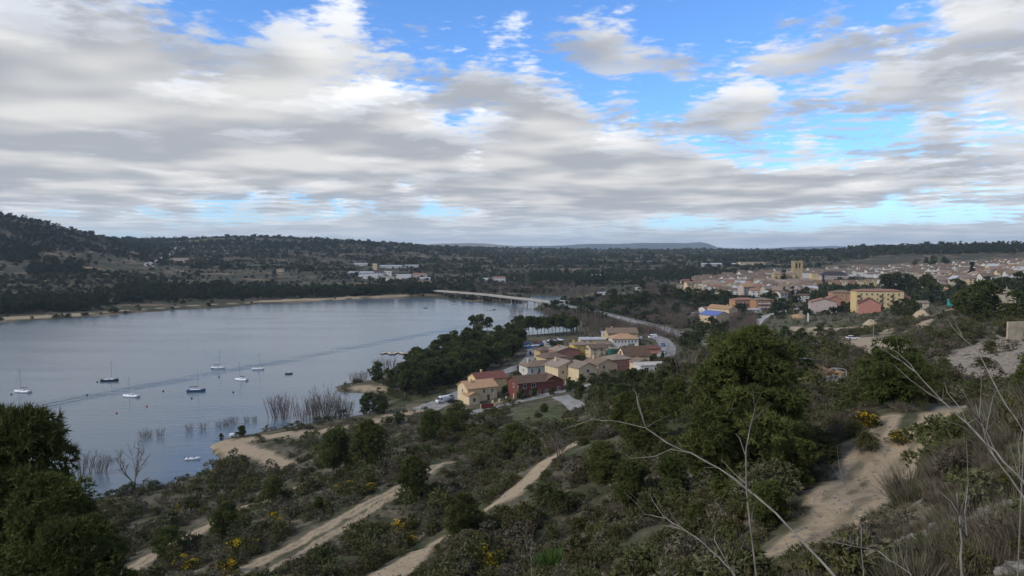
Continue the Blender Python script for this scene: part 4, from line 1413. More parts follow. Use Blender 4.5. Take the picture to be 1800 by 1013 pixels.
def hull_mesh(L_, B_, free, m):
    st = 11
    v, f = [], []
    for i in range(st):
        t = i / (st - 1)
        x = (t - 0.5) * L_
        b = B_ / 2 * (math.sin(math.pi * min(1, (1 - t) * 0.75 + 0.12)) ** 0.8 if t > 0.35 else 0.92 + 0.08 * t / 0.35)
        if i == st - 1: b = 0.02
        sh = free * (1 + 0.35 * (t - 0.45) ** 2 * 4)
        kk = -0.35 * (1 - abs(t - 0.45) * 1.4)
        v += [(x, -b, sh), (x, -b * 0.92, 0.12), (x, -b * 0.4, kk), (x, 0, kk - 0.08), (x, b * 0.4, kk), (x, b * 0.92, 0.12), (x, b, sh)]
    for i in range(st - 1):
        for k in range(6):
            f.append((i * 7 + k, (i + 1) * 7 + k, (i + 1) * 7 + k + 1, i * 7 + k + 1))
        f.append((i * 7 + 6, (i + 1) * 7 + 6, (i + 1) * 7, i * 7))
    f.append((0, 1, 2, 3, 4, 5, 6))
    return MB().add(v, f).mesh('hull', m, True)


def sailboat(label, px, py, yaw, hull, L_=7.2, mast=9.5, boom=True, stay=True, cabin=True, group='sailing boats moored on the lake'):
    x, y, _ = P(px, py, 0)
    r = empty('sailboat', (x, y, 0), R(yaw))
    link('hull', hull_mesh(L_, L_ * 0.32, 0.75, M[hull]), r)
    MB().box(-L_ * .44, L_ * .30, -L_ * .12, L_ * .12, 0.78, 0.84).build('deck', M['hull_white'], r)
    if cabin:
        c = MB().add([(-L_ * .12, -.7, .843), (L_ * .24, -.45, .843), (L_ * .24, .45, .843), (-L_ * .12, .7, .843), (-L_ * .10, -.6, 1.35), (L_ * .17, -.36, 1.2), (L_ * .17, .36, 1.2), (-L_ * .10, .6, 1.35)],
                     [(0, 1, 5, 4), (1, 2, 6, 5), (2, 3, 7, 6), (3, 0, 4, 7), (4, 5, 6, 7)]).build('cabin', M['hull_white'], r)
        for s in (-1, 1):
            MB().box(-L_ * .05, L_ * .08, s * .60 - .02, s * .60 + .02, 1.0, 1.2).build('cabin_window', M['glass'], c)
    MB().tube([(L_ * .1, 0, .8), (L_ * .1, 0, mast)], [.09, .06], 6).build('mast', M['mast'], r)
    if boom:
        MB().tube([(L_ * .09, 0, 1.75), (-L_ * .36, 0, 1.85)], .06, 6).build('boom', M['mast'], r)
        MB().tube([(L_ * .07, 0, 1.9), (-L_ * .15, 0, 2.02), (-L_ * .35, 0, 1.97)], [.17, .15, .08], 6).build('sail_cover', M['sailcloth'], r)
    if stay:
        MB().tube([(L_ * .48, 0, .95), (L_ * .105, 0, mast - .3)], .035, 4).build('forestay', M['mast'], r)
        MB().tube([(-L_ * .48, 0, .85), (L_ * .095, 0, mast - .1)], .018, 4).build('backstay', M['mast'], r)
    tag(r, label, 'sailboat', group)


sailboat('white sailboat with dark furled sail, leftmost in open water', 39, 690, 172, 'hull_white', 7.6, 9.6)
sailboat('dark hulled sailboat with white cabin moored above the wake line', 193, 670, 8, 'hull_dark', 7.6, 9.4, boom=False)
sailboat('white sailboat with slanted forestay below the wake line', 230, 698, 172, 'hull_white', 7.0, 8.2, boom=False)
sailboat('low blue sailboat with raised boom nearest the shoreline bushes', 345, 688, 12, 'hull_blue', 7.4, 9.6, stay=False, cabin=False)
sailboat('sailboat with short hull moored on the wake line', 384, 648, 8, 'hull_white', 6.6, 9.6)
sailboat('small sailboat with slanted forestay right of the blue one', 424, 669, 166, 'hull_white', 6.4, 8.6)
sailboat('rightmost sailboat on the lake beside the motor boat', 454, 650, 10, 'hull_white', 5.8, 8.0, boom=False)
sailboat('white sailboat partly hidden by the pine at left', 38, 728, 176, 'hull_white', 7.4, 8.4, boom=False)


def small_boat(label, px, py, yaw, L_, hull, cat='boat', name='motor_boat', canopy=False):
    x, y, _ = P(px, py, 0)
    r = empty(name, (x, y, 0), R(yaw))
    link('hull', hull_mesh(L_, L_ * 0.36, 0.5, M[hull]), r)
    MB().box(-L_ * .35, -L_ * .28, -L_ * .14, L_ * .14, .42, .62).build('thwart', M['wood'], r)
    MB().box(L_ * .05, L_ * .12, -L_ * .14, L_ * .14, .42, .62).build('thwart', M['wood'], r)
    if canopy:
        MB().box(-L_ * .1, L_ * .05, -.35, .35, .5, 1.15).build('console', M['hull_white'], r)
    MB().box(-L_ * .54, -L_ * .48, -.15, .15, .1, .85).build('outboard_motor', M['rubber'], r)
    tag(r, label, cat)


small_boat('small dark motor boat right of the moored sailboats', 508, 658, 18, 3.4, 'hull_dark', canopy=True)
small_boat('pale rowing boat drifting off the sandy point', 339, 808, 14, 4.0, 'hull_white', name='rowing_boat')
for i, (a, b) in enumerate(((860, 546), (748, 542), (798, 535), (869, 545))):
    small_boat(['grey work boat lying before the bridge', 'small boat far out left of the bridge', 'small boat beside the drowned bushes near the far shore', 'tiny skiff just right of the grey work boat'][i], a, b, 20, (7, 4, 6, 3.4)[i], 'hull_dark' if i % 2 else 'hull_white')
buoy_m = MB()
for k in range(7):
    pass
_bz = [(-.22, .0), (-.12, .3), (.1, .42), (.3, .34), (.48, .12), (.62, .04)]
bv = [(r_ * math.cos(a * math.pi / 4), r_ * math.sin(a * math.pi / 4), z_) for z_, r_ in _bz for a in range(8)]
bf = [(i * 8 + a, i * 8 + (a + 1) % 8, (i + 1) * 8 + (a + 1) % 8, (i + 1) * 8 + a) for i in range(5) for a in range(8)] + [tuple(40 + a for a in range(8))]
BU = {k: MB().add(bv, bf).mesh('buoy', M[k], True) for k in ('red_float', 'dark_float')}
for i, (a, b, k, lb) in enumerate(((205, 727, 'red_float', 'red mooring buoy left of the two sailboats nearest shore'), (258, 715, 'red_float', 'red mooring buoy below the slanted stay sailboat'), (337, 701, 'dark_float', 'dark buoy below the blue sailboat'),
        (171, 672, 'dark_float', 'dark buoy at left of the dark hulled sailboat'), (153, 695, 'dark_float', 'dark buoy on the wake line at left'), (287, 688, 'dark_float', 'dark buoy between white and blue sailboats'), (385, 663, 'dark_float', 'dark buoy below the short hulled sailboat'),
        (410, 690, 'dark_float', 'dark buoy below the small sailboat at right'), (93, 735, 'dark_float', 'grey buoy right of the half hidden sailboat'), (20, 694, 'dark_float', 'dark buoy left of the leftmost sailboat'), (372, 649, 'dark_float', 'dark buoy left of the short hulled sailboat'))):
    x, y, _ = P(a, b, 0)
    tag(link('mooring_buoy', BU[k], None, (x, y, 0)), lb, 'buoy', 'mooring buoys')

# floating walkway
pts = [P(a, b, 0) for a, b in ((670, 623), (680, 621), (689, 624), (700, 620.5), (711, 623.5), (722, 621), (734, 623.5), (744, 621))]
r = empty('floating_walkway', pts[0])
for i, (a, b) in enumerate(zip(pts[:-1], pts[1:])):
    d = math.dist(a, b); an = math.atan2(b[1] - a[1], b[0] - a[0])
    s = MB().box(0.1, d - .1, -.9, .9, 0.12, .5).build('pontoon', M['wood'], r, loc=(a[0] - pts[0][0], a[1] - pts[0][1], 0), rot=(0, 0, an))
    MB().box(0.1, d - .1, -.85, .85, .503, .56).build('boards', M['cream'], s)
    MB().tube([(d * .5, .95, -1), (d * .5, .95, 1.4)], .09, 5).build('mooring_post', M['rubber'], s)
tag(r, 'zigzag wooden floating walkway off the pine grove', 'pontoon')

# ------------------------------------------------------------------ vehicles
PAINT = {}
for k, c in (('white', (0.72, 0.73, 0.75)), ('silver', (0.42, 0.44, 0.47)), ('blue', (0.06, 0.12, 0.28)), ('dark', (0.03, 0.032, 0.038)), ('red', (0.35, 0.05, 0.04))):
    PAINT[k] = mat('car_paint_' + k, c, 0.3, 0.04, 1.0, spec=0.5)
M['lampglass'] = mat('lamp_glass', (0.6, 0.6, 0.58), 0.2, 0.05)


def prof_body(prof, hw, taper, name, m, parent):
    """side profile (x, z) swept across the width, narrowed by taper above the belt"""
    n = len(prof)
    v = []
    for s in (-1, 1):
        for x, z, k in prof: v.append((x, s * hw * (1 - taper * k), z))
    f = [tuple(range(n)), tuple(reversed(range(n, 2 * n)))] + [(i, i + n, (i + 1) % n + n, (i + 1) % n) for i in range(n)]
    return MB().add(v, f).build(name, m, parent)


def vehicle(label, loc, yaw, paint, kind='car', name='parked_car', cat='car', group=None, rz=None):
    r = empty(name, loc, R(yaw))
    p = PAINT[paint]
    if kind == 'car':
        Lh, hw = 2.1, .86
        prof_body([(-2.1, .3, 0), (2.1, .3, 0), (2.15, .62, 0), (1.95, .82, .04), (1.0, .95, .05), (-1.9, 1.0, .05), (-2.1, .85, 0)], hw, 1, 'body', p, r)
        prof_body([(.95, .952, .06), (.25, 1.42, .2), (-1.1, 1.45, .2), (-1.85, 1.003, .06)], hw, 1, 'cabin_glass', M['glass'], r)
        prof_body([(.2, 1.40, .19), (.15, 1.47, .22), (-1.05, 1.50, .22), (-1.15, 1.43, .19)], hw, 1, 'roof', p, r)
        wx, wr = (1.3, -1.3), .32
    elif kind == 'van':
        hw = .98
        prof_body([(-2.6, .35, 0), (2.5, .35, 0), (2.6, .95, 0), (2.1, 1.15, .03), (1.35, 2.1, .08), (1.1, 2.3, .1), (-2.55, 2.35, .1), (-2.6, 1.2, 0)], hw, 1, 'body', p, r)
        prof_body([(2.13, 1.2, .0), (1.42, 2.07, .06), (1.38, 2.05, .06), (2.05, 1.2, .0)], hw * .96, 1, 'windscreen', M['glass'], r)
        for s in (-1, 1): MB().box(.6, 1.35, s * (hw * .965) - .01, s * (hw * .965) + .012, 1.3, 1.85).build('side_window', M['glass'], r)
        wx, wr = (1.7, -1.6), .36
    else:
        hw = .9
        prof_body([(-2.5, .45, 0), (2.4, .45, 0), (2.5, .8, 0), (2.3, 1.0, .02), (1.3, 1.08, .03), (-2.5, 1.08, .03)], hw, 1, 'body', p, r)
        prof_body([(1.25, 1.083, .05), (.7, 1.68, .16), (-.35, 1.7, .16), (-.5, 1.083, .05)], hw, 1, 'cabin_glass', M['glass'], r)
        prof_body([(.66, 1.66, .15), (.62, 1.74, .18), (-.3, 1.76, .18), (-.36, 1.68, .15)], hw, 1, 'roof', p, r)
        wx, wr = (1.55, -1.5), .38
    for x in wx:
        for s in (-1, 1):
            w = MB().tube([(x, s * (hw - .17), wr), (x, s * (hw + .03), wr)], wr, 12).build('wheel', M['rubber'], r)
            MB().tube([(x, s * (hw + .031), wr), (x, s * (hw + .045), wr)], wr * .55, 8).build('rim', M['metal'], w)
    fx = 2.13 if kind == 'car' else (2.58 if kind == 'van' else 2.47)
    for s in (-1, 1): MB().box(fx - .06, fx + .03, s * hw * .72 - .16, s * hw * .72 + .16, .62, .78).build('headlight', M['lampglass'], r)
    tag(r, label, cat, group)
    return r


def on(px, py):
    x, y, z = hit(px, py)
    return (x, y, z + 0.1)


vehicle('white pickup truck with trailer on the sandy point', on(418, 769), 8, 'white', 'pickup', 'pickup_truck', 'pickup truck')
x, y, z = on(391, 772)
t = empty('boat_trailer', (x, y, z), R(12))
MB().box(-2.6, 2.2, -.7, -.6, .45, .55).box(-2.6, 2.2, .6, .7, .45, .55).box(-2.6, -2.5, -.7, .7, .45, .55).box(1.0, 1.1, -.7, .7, .45, .55).build('frame', M['metal'], t)
MB().tube([(2.2, 0, .5), (3.8, 0, .5)], .06, 5).build('drawbar', M['metal'], t)
for s in (-1, 1): MB().tube([(-.4, s * .72, .3), (-.4, s * .9, .3)], .3, 10).build('wheel', M['rubber'], t)
tag(t, 'empty boat trailer behind the white pickup at the water edge', 'trailer')
vehicle('white van parked front out beside the orange roofed villa', on(778, 708), 215, 'white', 'van', 'parked_van', 'van')
vehicle('silver car parked behind the white van near the villa', on(789, 702), 215, 'silver', 'car', group='cars parked by the villas')
vehicle('dark car in the shade beside the villa wall', on(794, 708), 30, 'dark', 'car', group='cars parked by the villas')
vehicle('blue car parked upper on the paved lot', on(1165, 609), 250, 'blue', 'car', group='cars on the paved lot')
vehicle('silver car parked lower on the paved lot', on(1167, 622), 250, 'silver', 'car', group='cars on the paved lot')
vehicle('large white van at the top of the paved lot', on(1147, 595), 200, 'white', 'van', 'parked_van', 'van')
vehicle('red car driving on the bend of the town road', on(1328, 567), 70, 'red', 'car', 'moving_car', group='cars on the town road')
vehicle('dark car further up the town road', on(1336, 560), 60, 'dark', 'car', 'moving_car', group='cars on the town road')
vehicle('white car parked alone on the pale waste ground', on(1498, 598), 10, 'white', 'car')
for i, (a, b, c) in enumerate(((928, 606, 'blue'), (936, 609, 'silver'), (948, 604, 'red'), (957, 603, 'white'), (1022, 598, 'white'), (1032, 597, 'silver'), (1045, 598, 'red'), (1125, 597, 'white'), (1118, 599, 'dark'))):
    vehicle('%s car %s' % (c, ['under blue cover in the storage yard', 'second from left in the storage yard', 'beside the boats in the storage yard', 'at the right of the storage yard', 'parked left behind the yellow house', 'parked middle behind the yellow house', 'parked right behind the yellow house', 'parked right of the restaurant', 'parked close to the restaurant wall'][i]), on(a, b), 20 + i * 25, c, 'car', group='cars in the storage yard')
# upturned boats and covers stored in the yard
for i, (a, b) in enumerate(((922, 611), (933, 613), (942, 611), (952, 609), (965, 601), (975, 602), (985, 600), (942, 616))):
    x, y, z = on(a, b)
    r = empty('stored_boat', (x, y, z + .4), R(20 * i))
    link('hull', hull_mesh(5.5, 2.0, .7, M[('hull_white', 'tarp', 'hull_white', 'hull_blue')[i % 4]]), r)
    MB().box(-2.2, 1.6, -.75, .75, .72, .95).build('cover', M[('tarp', 'sailcloth', 'shed')[i % 3]], r)
    tag(r, '%s boat laid up in the storage yard, %s from left' % (('white', 'blue covered', 'white', 'navy')[i % 4], ('first', 'second', 'third', 'fourth', 'fifth', 'sixth', 'seventh', 'eighth')[i]), 'boat', 'boats laid up in the yard')


def lamp_post(label, px, py, h, yaw=0):
    r = empty('street_lamp', hit(px, py), R(yaw))
    MB().tube([(0, 0, -0.5), (0, 0, h * .9), (.25, 0, h * .98), (1.2, 0, h)], [.09, .06, .05, .04], 6).build('pole', M['metal'], r)
    MB().box(1.0, 1.75, -.14, .14, h - .05, h + .04).build('lamp_head', M['metal'], r)
    tag(r, label, 'street lamp', 'street lamps')


lamp_post('street lamp rising before the sandy outcrop, left one', 1428, 664, 2.7, 170)
lamp_post('street lamp right of the sandy outcrop', 1487, 686, 2.6, 170)
lamp_post('street lamp with pale head beside the embankment road', 1244, 612, 7, 0)
lamp_post('thin lamp post on the waste ground', 1535, 592, 6, 20)
lamp_post('tall lamp post among trees left of the hermitage', 1752, 522, 8, 200)
lamp_post('street lamp along the village street by the red brick villa', 911, 703, 5, 100)
lamp_post('street lamp left of the junction on the village street', 868, 716, 5, 100)

# a walker on the lowest track
def person():
    x, y, z = P(214, 1026, 17.6)
    z = gz(x, y)
    me = bpy.data.meshes.new('person')
    J = [(0, 0, .93), (0, .02, 1.15), (0, .02, 1.38), (0, .03, 1.50), (0, .05, 1.60), (0, .06, 1.72),
         (.10, 0, .90), (.11, .12, .50), (.11, .05, .10), (.11, .2, .04), (-.10, 0, .90), (-.11, -.06, .50), (-.11, -.22, .12), (-.11, -.08, .04),
         (.19, .02, 1.38), (.24, -.06, 1.12), (.23, .08, .90), (.23, .12, .82), (-.19, .02, 1.38), (-.24, .06, 1.12), (-.23, .2, .92), (-.23, .25, .85)]
    E = [(0, 1), (1, 2), (2, 3), (3, 4), (4, 5), (0, 6), (6, 7), (7, 8), (8, 9), (0, 10), (10, 11), (11, 12), (12, 13), (2, 14), (14, 15), (15, 16), (16, 17), (2, 18), (18, 19), (19, 20), (20, 21)]
    RD = [.15, .15, .17, .07, .10, .09, .10, .075, .05, .045, .10, .075, .05, .045, .08, .05, .04, .035, .08, .05, .04, .035]
    me.from_pydata(J, E, [])
    o = link('person', me, None, (x, y, z), (0, 0, R(-40)))
    o.modifiers.new('skin', 'SKIN')
    for i, v in enumerate(me.skin_vertices[0].data):
        v.radius = (RD[i], RD[i] * .8); v.use_root = i == 0
    s = o.modifiers.new('sub', 'SUBSURF'); s.levels = 1; s.render_levels = 1
    me.materials.append(mat('dark_clothing', (0.02, 0.022, 0.03), 0.9, 0.15, 6.0))
    hv = [(.105 * math.cos(a) * math.sin(b), .06 + .115 * math.sin(a) * math.sin(b), 1.68 + .14 * math.cos(b)) for b in (0.05, .5, .9, 1.3, 1.6) for a in [k * math.pi / 5 for k in range(10)]]
    hf = [(i * 10 + k, i * 10 + (k + 1) % 10, (i + 1) * 10 + (k + 1) % 10, (i + 1) * 10 + k) for i in range(4) for k in range(10)]
    MB().add(hv, hf).build('hair', mat('grey_hair', (0.22, 0.2, 0.19), 0.8), o, True)
    tag(o, 'person in dark clothes walking on the lowest pale track', 'person')


person()
# ------------------------------------------------------------------ plants
M['bark'] = mat('pine_bark', (0.10, 0.075, 0.058), 0.95, 0.25, 4.0)
M['pale_bark'] = mat('pale_bark', (0.20, 0.18, 0.155), 0.95, 0.2, 3.0)
M['dead_wood'] = mat('dead_wood', (0.21, 0.19, 0.165), 0.9, 0.3, 12.0)
M['pine'] = leaf_mat('pine_needles', (0.036, 0.046, 0.016), (0.092, 0.108, 0.034), 0.22)
M['pine_near'] = leaf_mat('pine_needles_near', (0.044, 0.056, 0.017), (0.128, 0.145, 0.040), 0.15)
M['cypress'] = leaf_mat('cypress_leaf', (0.014, 0.024, 0.014), (0.032, 0.046, 0.022), 0.15)
M['shrub'] = leaf_mat('evergreen_shrub', (0.048, 0.054, 0.020), (0.130, 0.130, 0.048), 0.28)
M['olive'] = leaf_mat('grey_green_leaf', (0.078, 0.078, 0.04), (0.165, 0.158, 0.085), 0.25)
M['bright'] = leaf_mat('bright_broom', (0.045, 0.085, 0.018), (0.10, 0.15, 0.035), 0.15)
M['grey_scrub'] = leaf_mat('grey_scrub', (0.09, 0.080, 0.055), (0.195, 0.172, 0.12), 0.25)
M['brown_scrub'] = leaf_mat('brown_scrub', (0.075, 0.062, 0.045), (0.15, 0.125, 0.09), 0.25)
M['twig'] = leaf_mat('bare_twigs', (0.095, 0.075, 0.062), (0.20, 0.17, 0.145), 0.2)
M['red_twig'] = leaf_mat('reddish_twigs', (0.105, 0.068, 0.055), (0.19, 0.14, 0.115), 0.2)
M['flower'] = leaf_mat('yellow_flowers', (0.45, 0.30, 0.015), (0.65, 0.47, 0.03), 0.1, 0.0)
M['dry_grass'] = leaf_mat('dry_grass', (0.13, 0.11, 0.065), (0.26, 0.22, 0.14), 0.25)
M['far_leaf'] = leaf_mat('far_evergreen', (0.022, 0.034, 0.016), (0.050, 0.062, 0.026), 0.3, 0.0)
M['far_olive'] = leaf_mat('far_olive', (0.05, 0.056, 0.03), (0.10, 0.10, 0.058), 0.3, 0.0)


def unit(v):
    return v / (np.linalg.norm(v, axis=-1, keepdims=True) + 1e-9)


def tufts(g, c, o, n_tri, L_, wr=0.28, spread=0.9):
    if L_ < 0.5 and n_tri > 4: wr = 0.10 if n_tri > 6 else 0.15
    """c (n,3) tuft centres, o (n,3) outward; returns verts, faces, per-face tuft index"""
    n = len(c)
    d = unit(o[:, None] * 0.65 + g.normal(0, spread * 0.6, (n, n_tri, 3)))
    ln = L_ * g.uniform(0.6, 1.25, (n, n_tri, 1))
    side = unit(np.cross(d, g.normal(0, 1, (n, n_tri, 3)))) * ln * wr
    b = c[:, None] - d * ln * 0.25
    v = np.stack([b - side, b + side, b + d * ln * 1.2], 2).reshape(-1, 3)
    f = np.arange(len(v)).reshape(-1, 3)
    return v, f, np.repeat(np.arange(n), n_tri)


def crown(seed, H, kind, n_cl, n_tf, n_tri, L_, m):
    g = np.random.default_rng(seed)
    t = g.uniform(0, 1, n_cl)
    if kind == 'umbrella':
        z0, env, cr = 0.48, lambda t: 0.31 * np.sqrt(np.clip(1 - (t * 0.95) ** 2.2, 0.02, 1)) * np.clip(0.55 + t * 1.8, 0, 1), 0.095
    elif kind == 'round':
        z0, env, cr = 0.10, lambda t: 0.33 * np.sin(np.pi * np.clip(0.16 + 0.80 * t, 0, 1)) ** 0.75, 0.10
    elif kind == 'tall':
        z0, env, cr = 0.22, lambda t: 0.24 * np.sin(np.pi * np.clip(0.20 + 0.74 * t, 0, 1)) ** 0.8, 0.085
    elif kind == 'cypress':
        z0, env, cr = 0.05, lambda t: 0.085 * np.sin(np.pi * np.clip(0.12 + 0.84 * t, 0, 1)) ** 0.7, 0.05
    else:  # shrub
        z0, env, cr = 0.10, lambda t: 0.62 * np.sqrt(np.clip(1 - (t * 0.92) ** 2, 0, 1)), 0.21
    a = g.uniform(0, 2 * np.pi, n_cl)
    rad = env(t) * np.sqrt(g.uniform(0.12, 1.0, n_cl)) * (1 + 0.30 * np.sin(2 * a + seed) * g.uniform(0.2, 1, n_cl))
    cc = np.stack([rad * np.cos(a), rad * np.sin(a), z0 + t * (0.94 - z0)], 1) * H
    crr = H * cr * g.uniform(0.6, 1.45, n_cl) * (0.8 if n_cl > 80 else 1)
    k = g.integers(0, n_cl, n_tf)
    o = unit(g.normal(0, 1, (n_tf, 3)) + np.array([0, 0, 0.35]))
    c = cc[k] + o * (crr[k] * g.uniform(0.55, 1.05, n_tf) ** 0.6)[:, None] * np.array([1.1, 1.1, 0.72])
    c[:, 2] = np.maximum(c[:, 2], 0.03 * H)
    v, f, idx = tufts(g, c, o, n_tri, L_)
    ct = g.uniform(0, 1, n_cl)
    tint = np.clip(ct[k] * 0.55 + g.uniform(0, 0.45, n_tf), 0, 1)[idx]
    return mesh_np('crown', v, f, m, tint=tint), cc, crr


def trunk(seed, H, cc, r0, m, upto=0.85, limbs=9):
    g = random.Random(seed)
    mb = MB()
    bend = [(0, 0, -0.6)]
    x = y = 0
    for i in range(1, 6):
        x += g.uniform(-.02, .02) * H; y += g.uniform(-.02, .02) * H
        bend.append((x, y, H * upto * i / 5))
    mb.tube(bend, [r0 * (1 - 0.78 * i / 5) for i in range(6)], 7)
    pick = g.sample(range(len(cc)), min(limbs, len(cc)))
    for k in pick:
        e = Vector(cc[k])
        zb = max(0.12 * H, e.z - 0.16 * H - 0.3 * math.hypot(e.x, e.y))
        i = min(4, int(zb / (H * upto) * 5)); tt = zb / (H * upto) * 5 - i
        b0, b1 = Vector(bend[i]), Vector(bend[i + 1])
        s = b0 + (b1 - b0) * tt
        mid = s.lerp(e, 0.5) + Vector((0, 0, -0.03 * H))
        mb.tube([s, mid, e], [r0 * .30, r0 * .2, r0 * .07], 5)
    return mb.mesh('trunk', m, True)


def tree_proto(seed, kind, n_cl, n_tf, n_tri, L_, lm, r0=0.2, upto=0.85, H=10.0, limbs=9):
    cm, cc, _ = crown(seed, H, kind, n_cl, n_tf, n_tri, L_, M[lm])
    return trunk(seed, H, cc, r0, M['bark'], upto, limbs), cm


PROTO = {
    'hero': [tree_proto(11, 'round', 130, 15000, 8, 0.34, 'pine_near', 0.22, 0.9, limbs=22), tree_proto(12, 'round', 120, 14000, 8, 0.34, 'pine_near', 0.2, 0.9, limbs=22)],
    'near': [tree_proto(20 + i, 'round' if i < 3 else 'tall', 60, 4200, 6, 0.46, 'pine_near', 0.17, limbs=12) for i in range(5)],
    'round': [tree_proto(30 + i, 'round', 30, 620, 4, 0.85, 'pine', 0.18) for i in range(4)],
    'umbrella': [tree_proto(40 + i, 'umbrella', 26, 560, 4, 0.80, 'pine', 0.17, 0.72, limbs=7) for i in range(5)],
    'tall': [tree_proto(50 + i, 'tall', 28, 560, 4, 0.80, 'pine', 0.17) for i in range(4)],
    'cypress': [tree_proto(60, 'cypress', 40, 500, 4, 0.55, 'cypress', 0.12)],
}
tp = random.Random(9)


def tree(name, label, px, base, top, kind='round', wide=1.0, group=None, cat='tree', loc=None, H=None, idx=None, minh=1.2):
    if loc is None:
        loc = hit(px, base)
        H = max(minh, (base - top) * math.hypot(loc[0], loc[1]) / F)
    pr = PROTO[kind][tp.randrange(len(PROTO[kind])) if idx is None else idx]
    s = H / 10.0
    e = empty(name, (loc[0], loc[1], loc[2] - 0.1), tp.uniform(0, 6.28), (s * wide, s * wide, s))
    link('trunk', pr[0], e); link('crown', pr[1], e)
    tag(e, label, cat, group)
    return e


# --- pines one can tell apart
tree('pine_tree', 'largest pine in the picture, broad and dark left of the sandy path', 1310, 880, 582, 'hero', 1.08, idx=0)
e = tree('pine_tree', 'foreground pine filling the lower left corner', 0, 0, 0, 'hero', 1.0, loc=(-21.6, 29.0, gz(-21.6, 29.0)), H=13.0, idx=1)
e.location.z = PD(30, 722, 29)[2] - 12.6
e.scale = (1.0, 1.0, 1.3)
tree('pine_tree', 'lower pine right of the foreground corner pine', 0, 0, 0, 'hero', 0.95, loc=(-18.0, 27.0, PD(110, 840, 27)[2] - 6.6), H=6.9, idx=0)
tree('pine_tree', 'low bushy pine crown at the right foot of the corner pine', 0, 0, 0, 'hero', 1.0, loc=(-16.1, 25.5, PD(160, 905, 25.5)[2] - 4.5), H=4.7, idx=1)
tree('pine_tree', 'dark broad pine at the far end of the sandy path', 1572, 716, 604, 'near', 1.15, idx=0)
tree('pine_tree', 'dark pine right of the path end below the bare slope', 1622, 690, 645, 'near', 1.3, idx=2)
tree('pine_tree', 'bushy pine at the right edge of the picture', 1806, 706, 652, 'near', 1.2, idx=1)
NEARP = [(592, 838, 748, 'left of the pair of dark pines before the sandy track'), (647, 832, 737, 'right of the pair of dark pines before the sandy track'), (726, 882, 800, 'on the middle slope above the double track'),
 (816, 946, 862, 'with bare trunk beside the broad pale track'), (758, 780, 716, 'before the parked white van'), (806, 768, 707, 'before the orange roofed villa'), (905, 808, 742, 'round one below the green plot'),
 (396, 948, 884, 'above the lowest track near the corner pine'), (480, 890, 838, 'left end of the slope by the lower track'), (300, 985, 930, 'in shade near the lower left track'), (560, 905, 872, 'small one between the two lower tracks'),
 (1098, 775, 688, 'slim dark one left of the largest pine'), (1140, 800, 700, 'close to the left flank of the largest pine'), (1185, 745, 660, 'behind the left side of the largest pine'), (1060, 850, 775, 'in the thicket right of the broad track'),
 (1110, 900, 800, 'in the dense thicket below the largest pine'), (1180, 880, 790, 'second in the dense thicket below the largest pine'), (1230, 960, 880, 'low one in front of the largest pine'), (1390, 860, 745, 'against the right flank of the largest pine'),
 (1400, 690, 610, 'behind the right shoulder of the largest pine'), (1350, 930, 840, 'low bushy one right of the thin dead stems'),
 (650, 730, 690, 'dark spreading one beside the shore inlet'), (668, 728, 694, 'second by the shore inlet'), (664, 672, 636, 'at the sandy spit by the water'), (684, 682, 648, 'right of the sandy spit'), (425, 770, 748, 'little umbrella shaped one on the sandy point'),
 (389, 772, 762, 'tiny one at the tip of the sandy point'), (860, 770, 738, 'among scrub left of the round pine'), (700, 745, 722, 'small one beside the sandy track')]
for a, b, c, wh in NEARP:
    tree('pine_tree', 'pine ' + wh, a, b, c, 'near' if b > 735 else ('umbrella' if a == 425 else 'round'), tp.uniform(1.0, 1.3))
# --- garden pines between the villas and the big pine
for a, b, c in ((1042, 678, 655), (1060, 684, 655), (1078, 690, 662), (1096, 684, 652), (1112, 690, 648), (1130, 686, 650), (1148, 694, 655), (1165, 690, 650), (1072, 704, 672), (1092, 712, 676), (1118, 712, 674), (1140, 716, 678), (1160, 712, 668), (1020, 692, 672), (1016, 702, 682), (1042, 700, 676), (1180, 668, 628), (1172, 655, 632), (1040, 716, 690)):
    tree('garden_pine', 'dark bushy pine in the belt below the villas', a, b, c, 'round', tp.uniform(1.0, 1.35), group='pine belt below the villas')
for a, b, c, k, lb in ((945, 690, 664, 'tall', 'dark conifer standing before the red brick villa'), (918, 703, 684, 'round', 'round olive tree at the left corner of the red villa'), (1012, 667, 648, 'round', 'dark hedge tree between the cream villa and wall'), (1030, 668, 652, 'round', 'second dark hedge tree before the cream villa wing'),
        (970, 618, 598, 'round', 'broad dark tree at the storage yard'), (984, 616, 600, 'round', 'dark tree right of the storage yard tree'), (1038, 628, 608, 'tall', 'slim dark tree right of the yellow house'), (1135, 632, 622, 'round', 'round red leaved shrub tree by the paved lot'), (1150, 632, 622, 'round', 'clipped round tree by the paved lot'), (1164, 632, 623, 'round', 'clipped green tree nearest the parked silver car'),
        (956, 724, 708, 'near', 'small olive tree on the green plot')):
    tree('garden_tree', lb, a, b, c, k, 1.3)
vill = [(o.location.x, o.location.y) for o in bpy.data.objects if o.get('category') in ('house', 'carport') and o.location.y < 470]
kgs = 0
while kgs < 60:
    a, b = tp.uniform(860, 1170), tp.uniform(592, 700)
    p = hit(a, b)
    dm = min(math.dist(p[:2], q) for q in vill)
    if dm < 7.5 or dm > 14 or p[1] > 470: continue
    tree('garden_shrub_tree', 'small dark garden tree among the lakeside villas', 0, 0, 0, tp.choice(('round', 'round', 'tall')), tp.uniform(1.0, 1.5), 'garden trees among the villas', loc=p, H=tp.uniform(1.8, 4.2)); kgs += 1
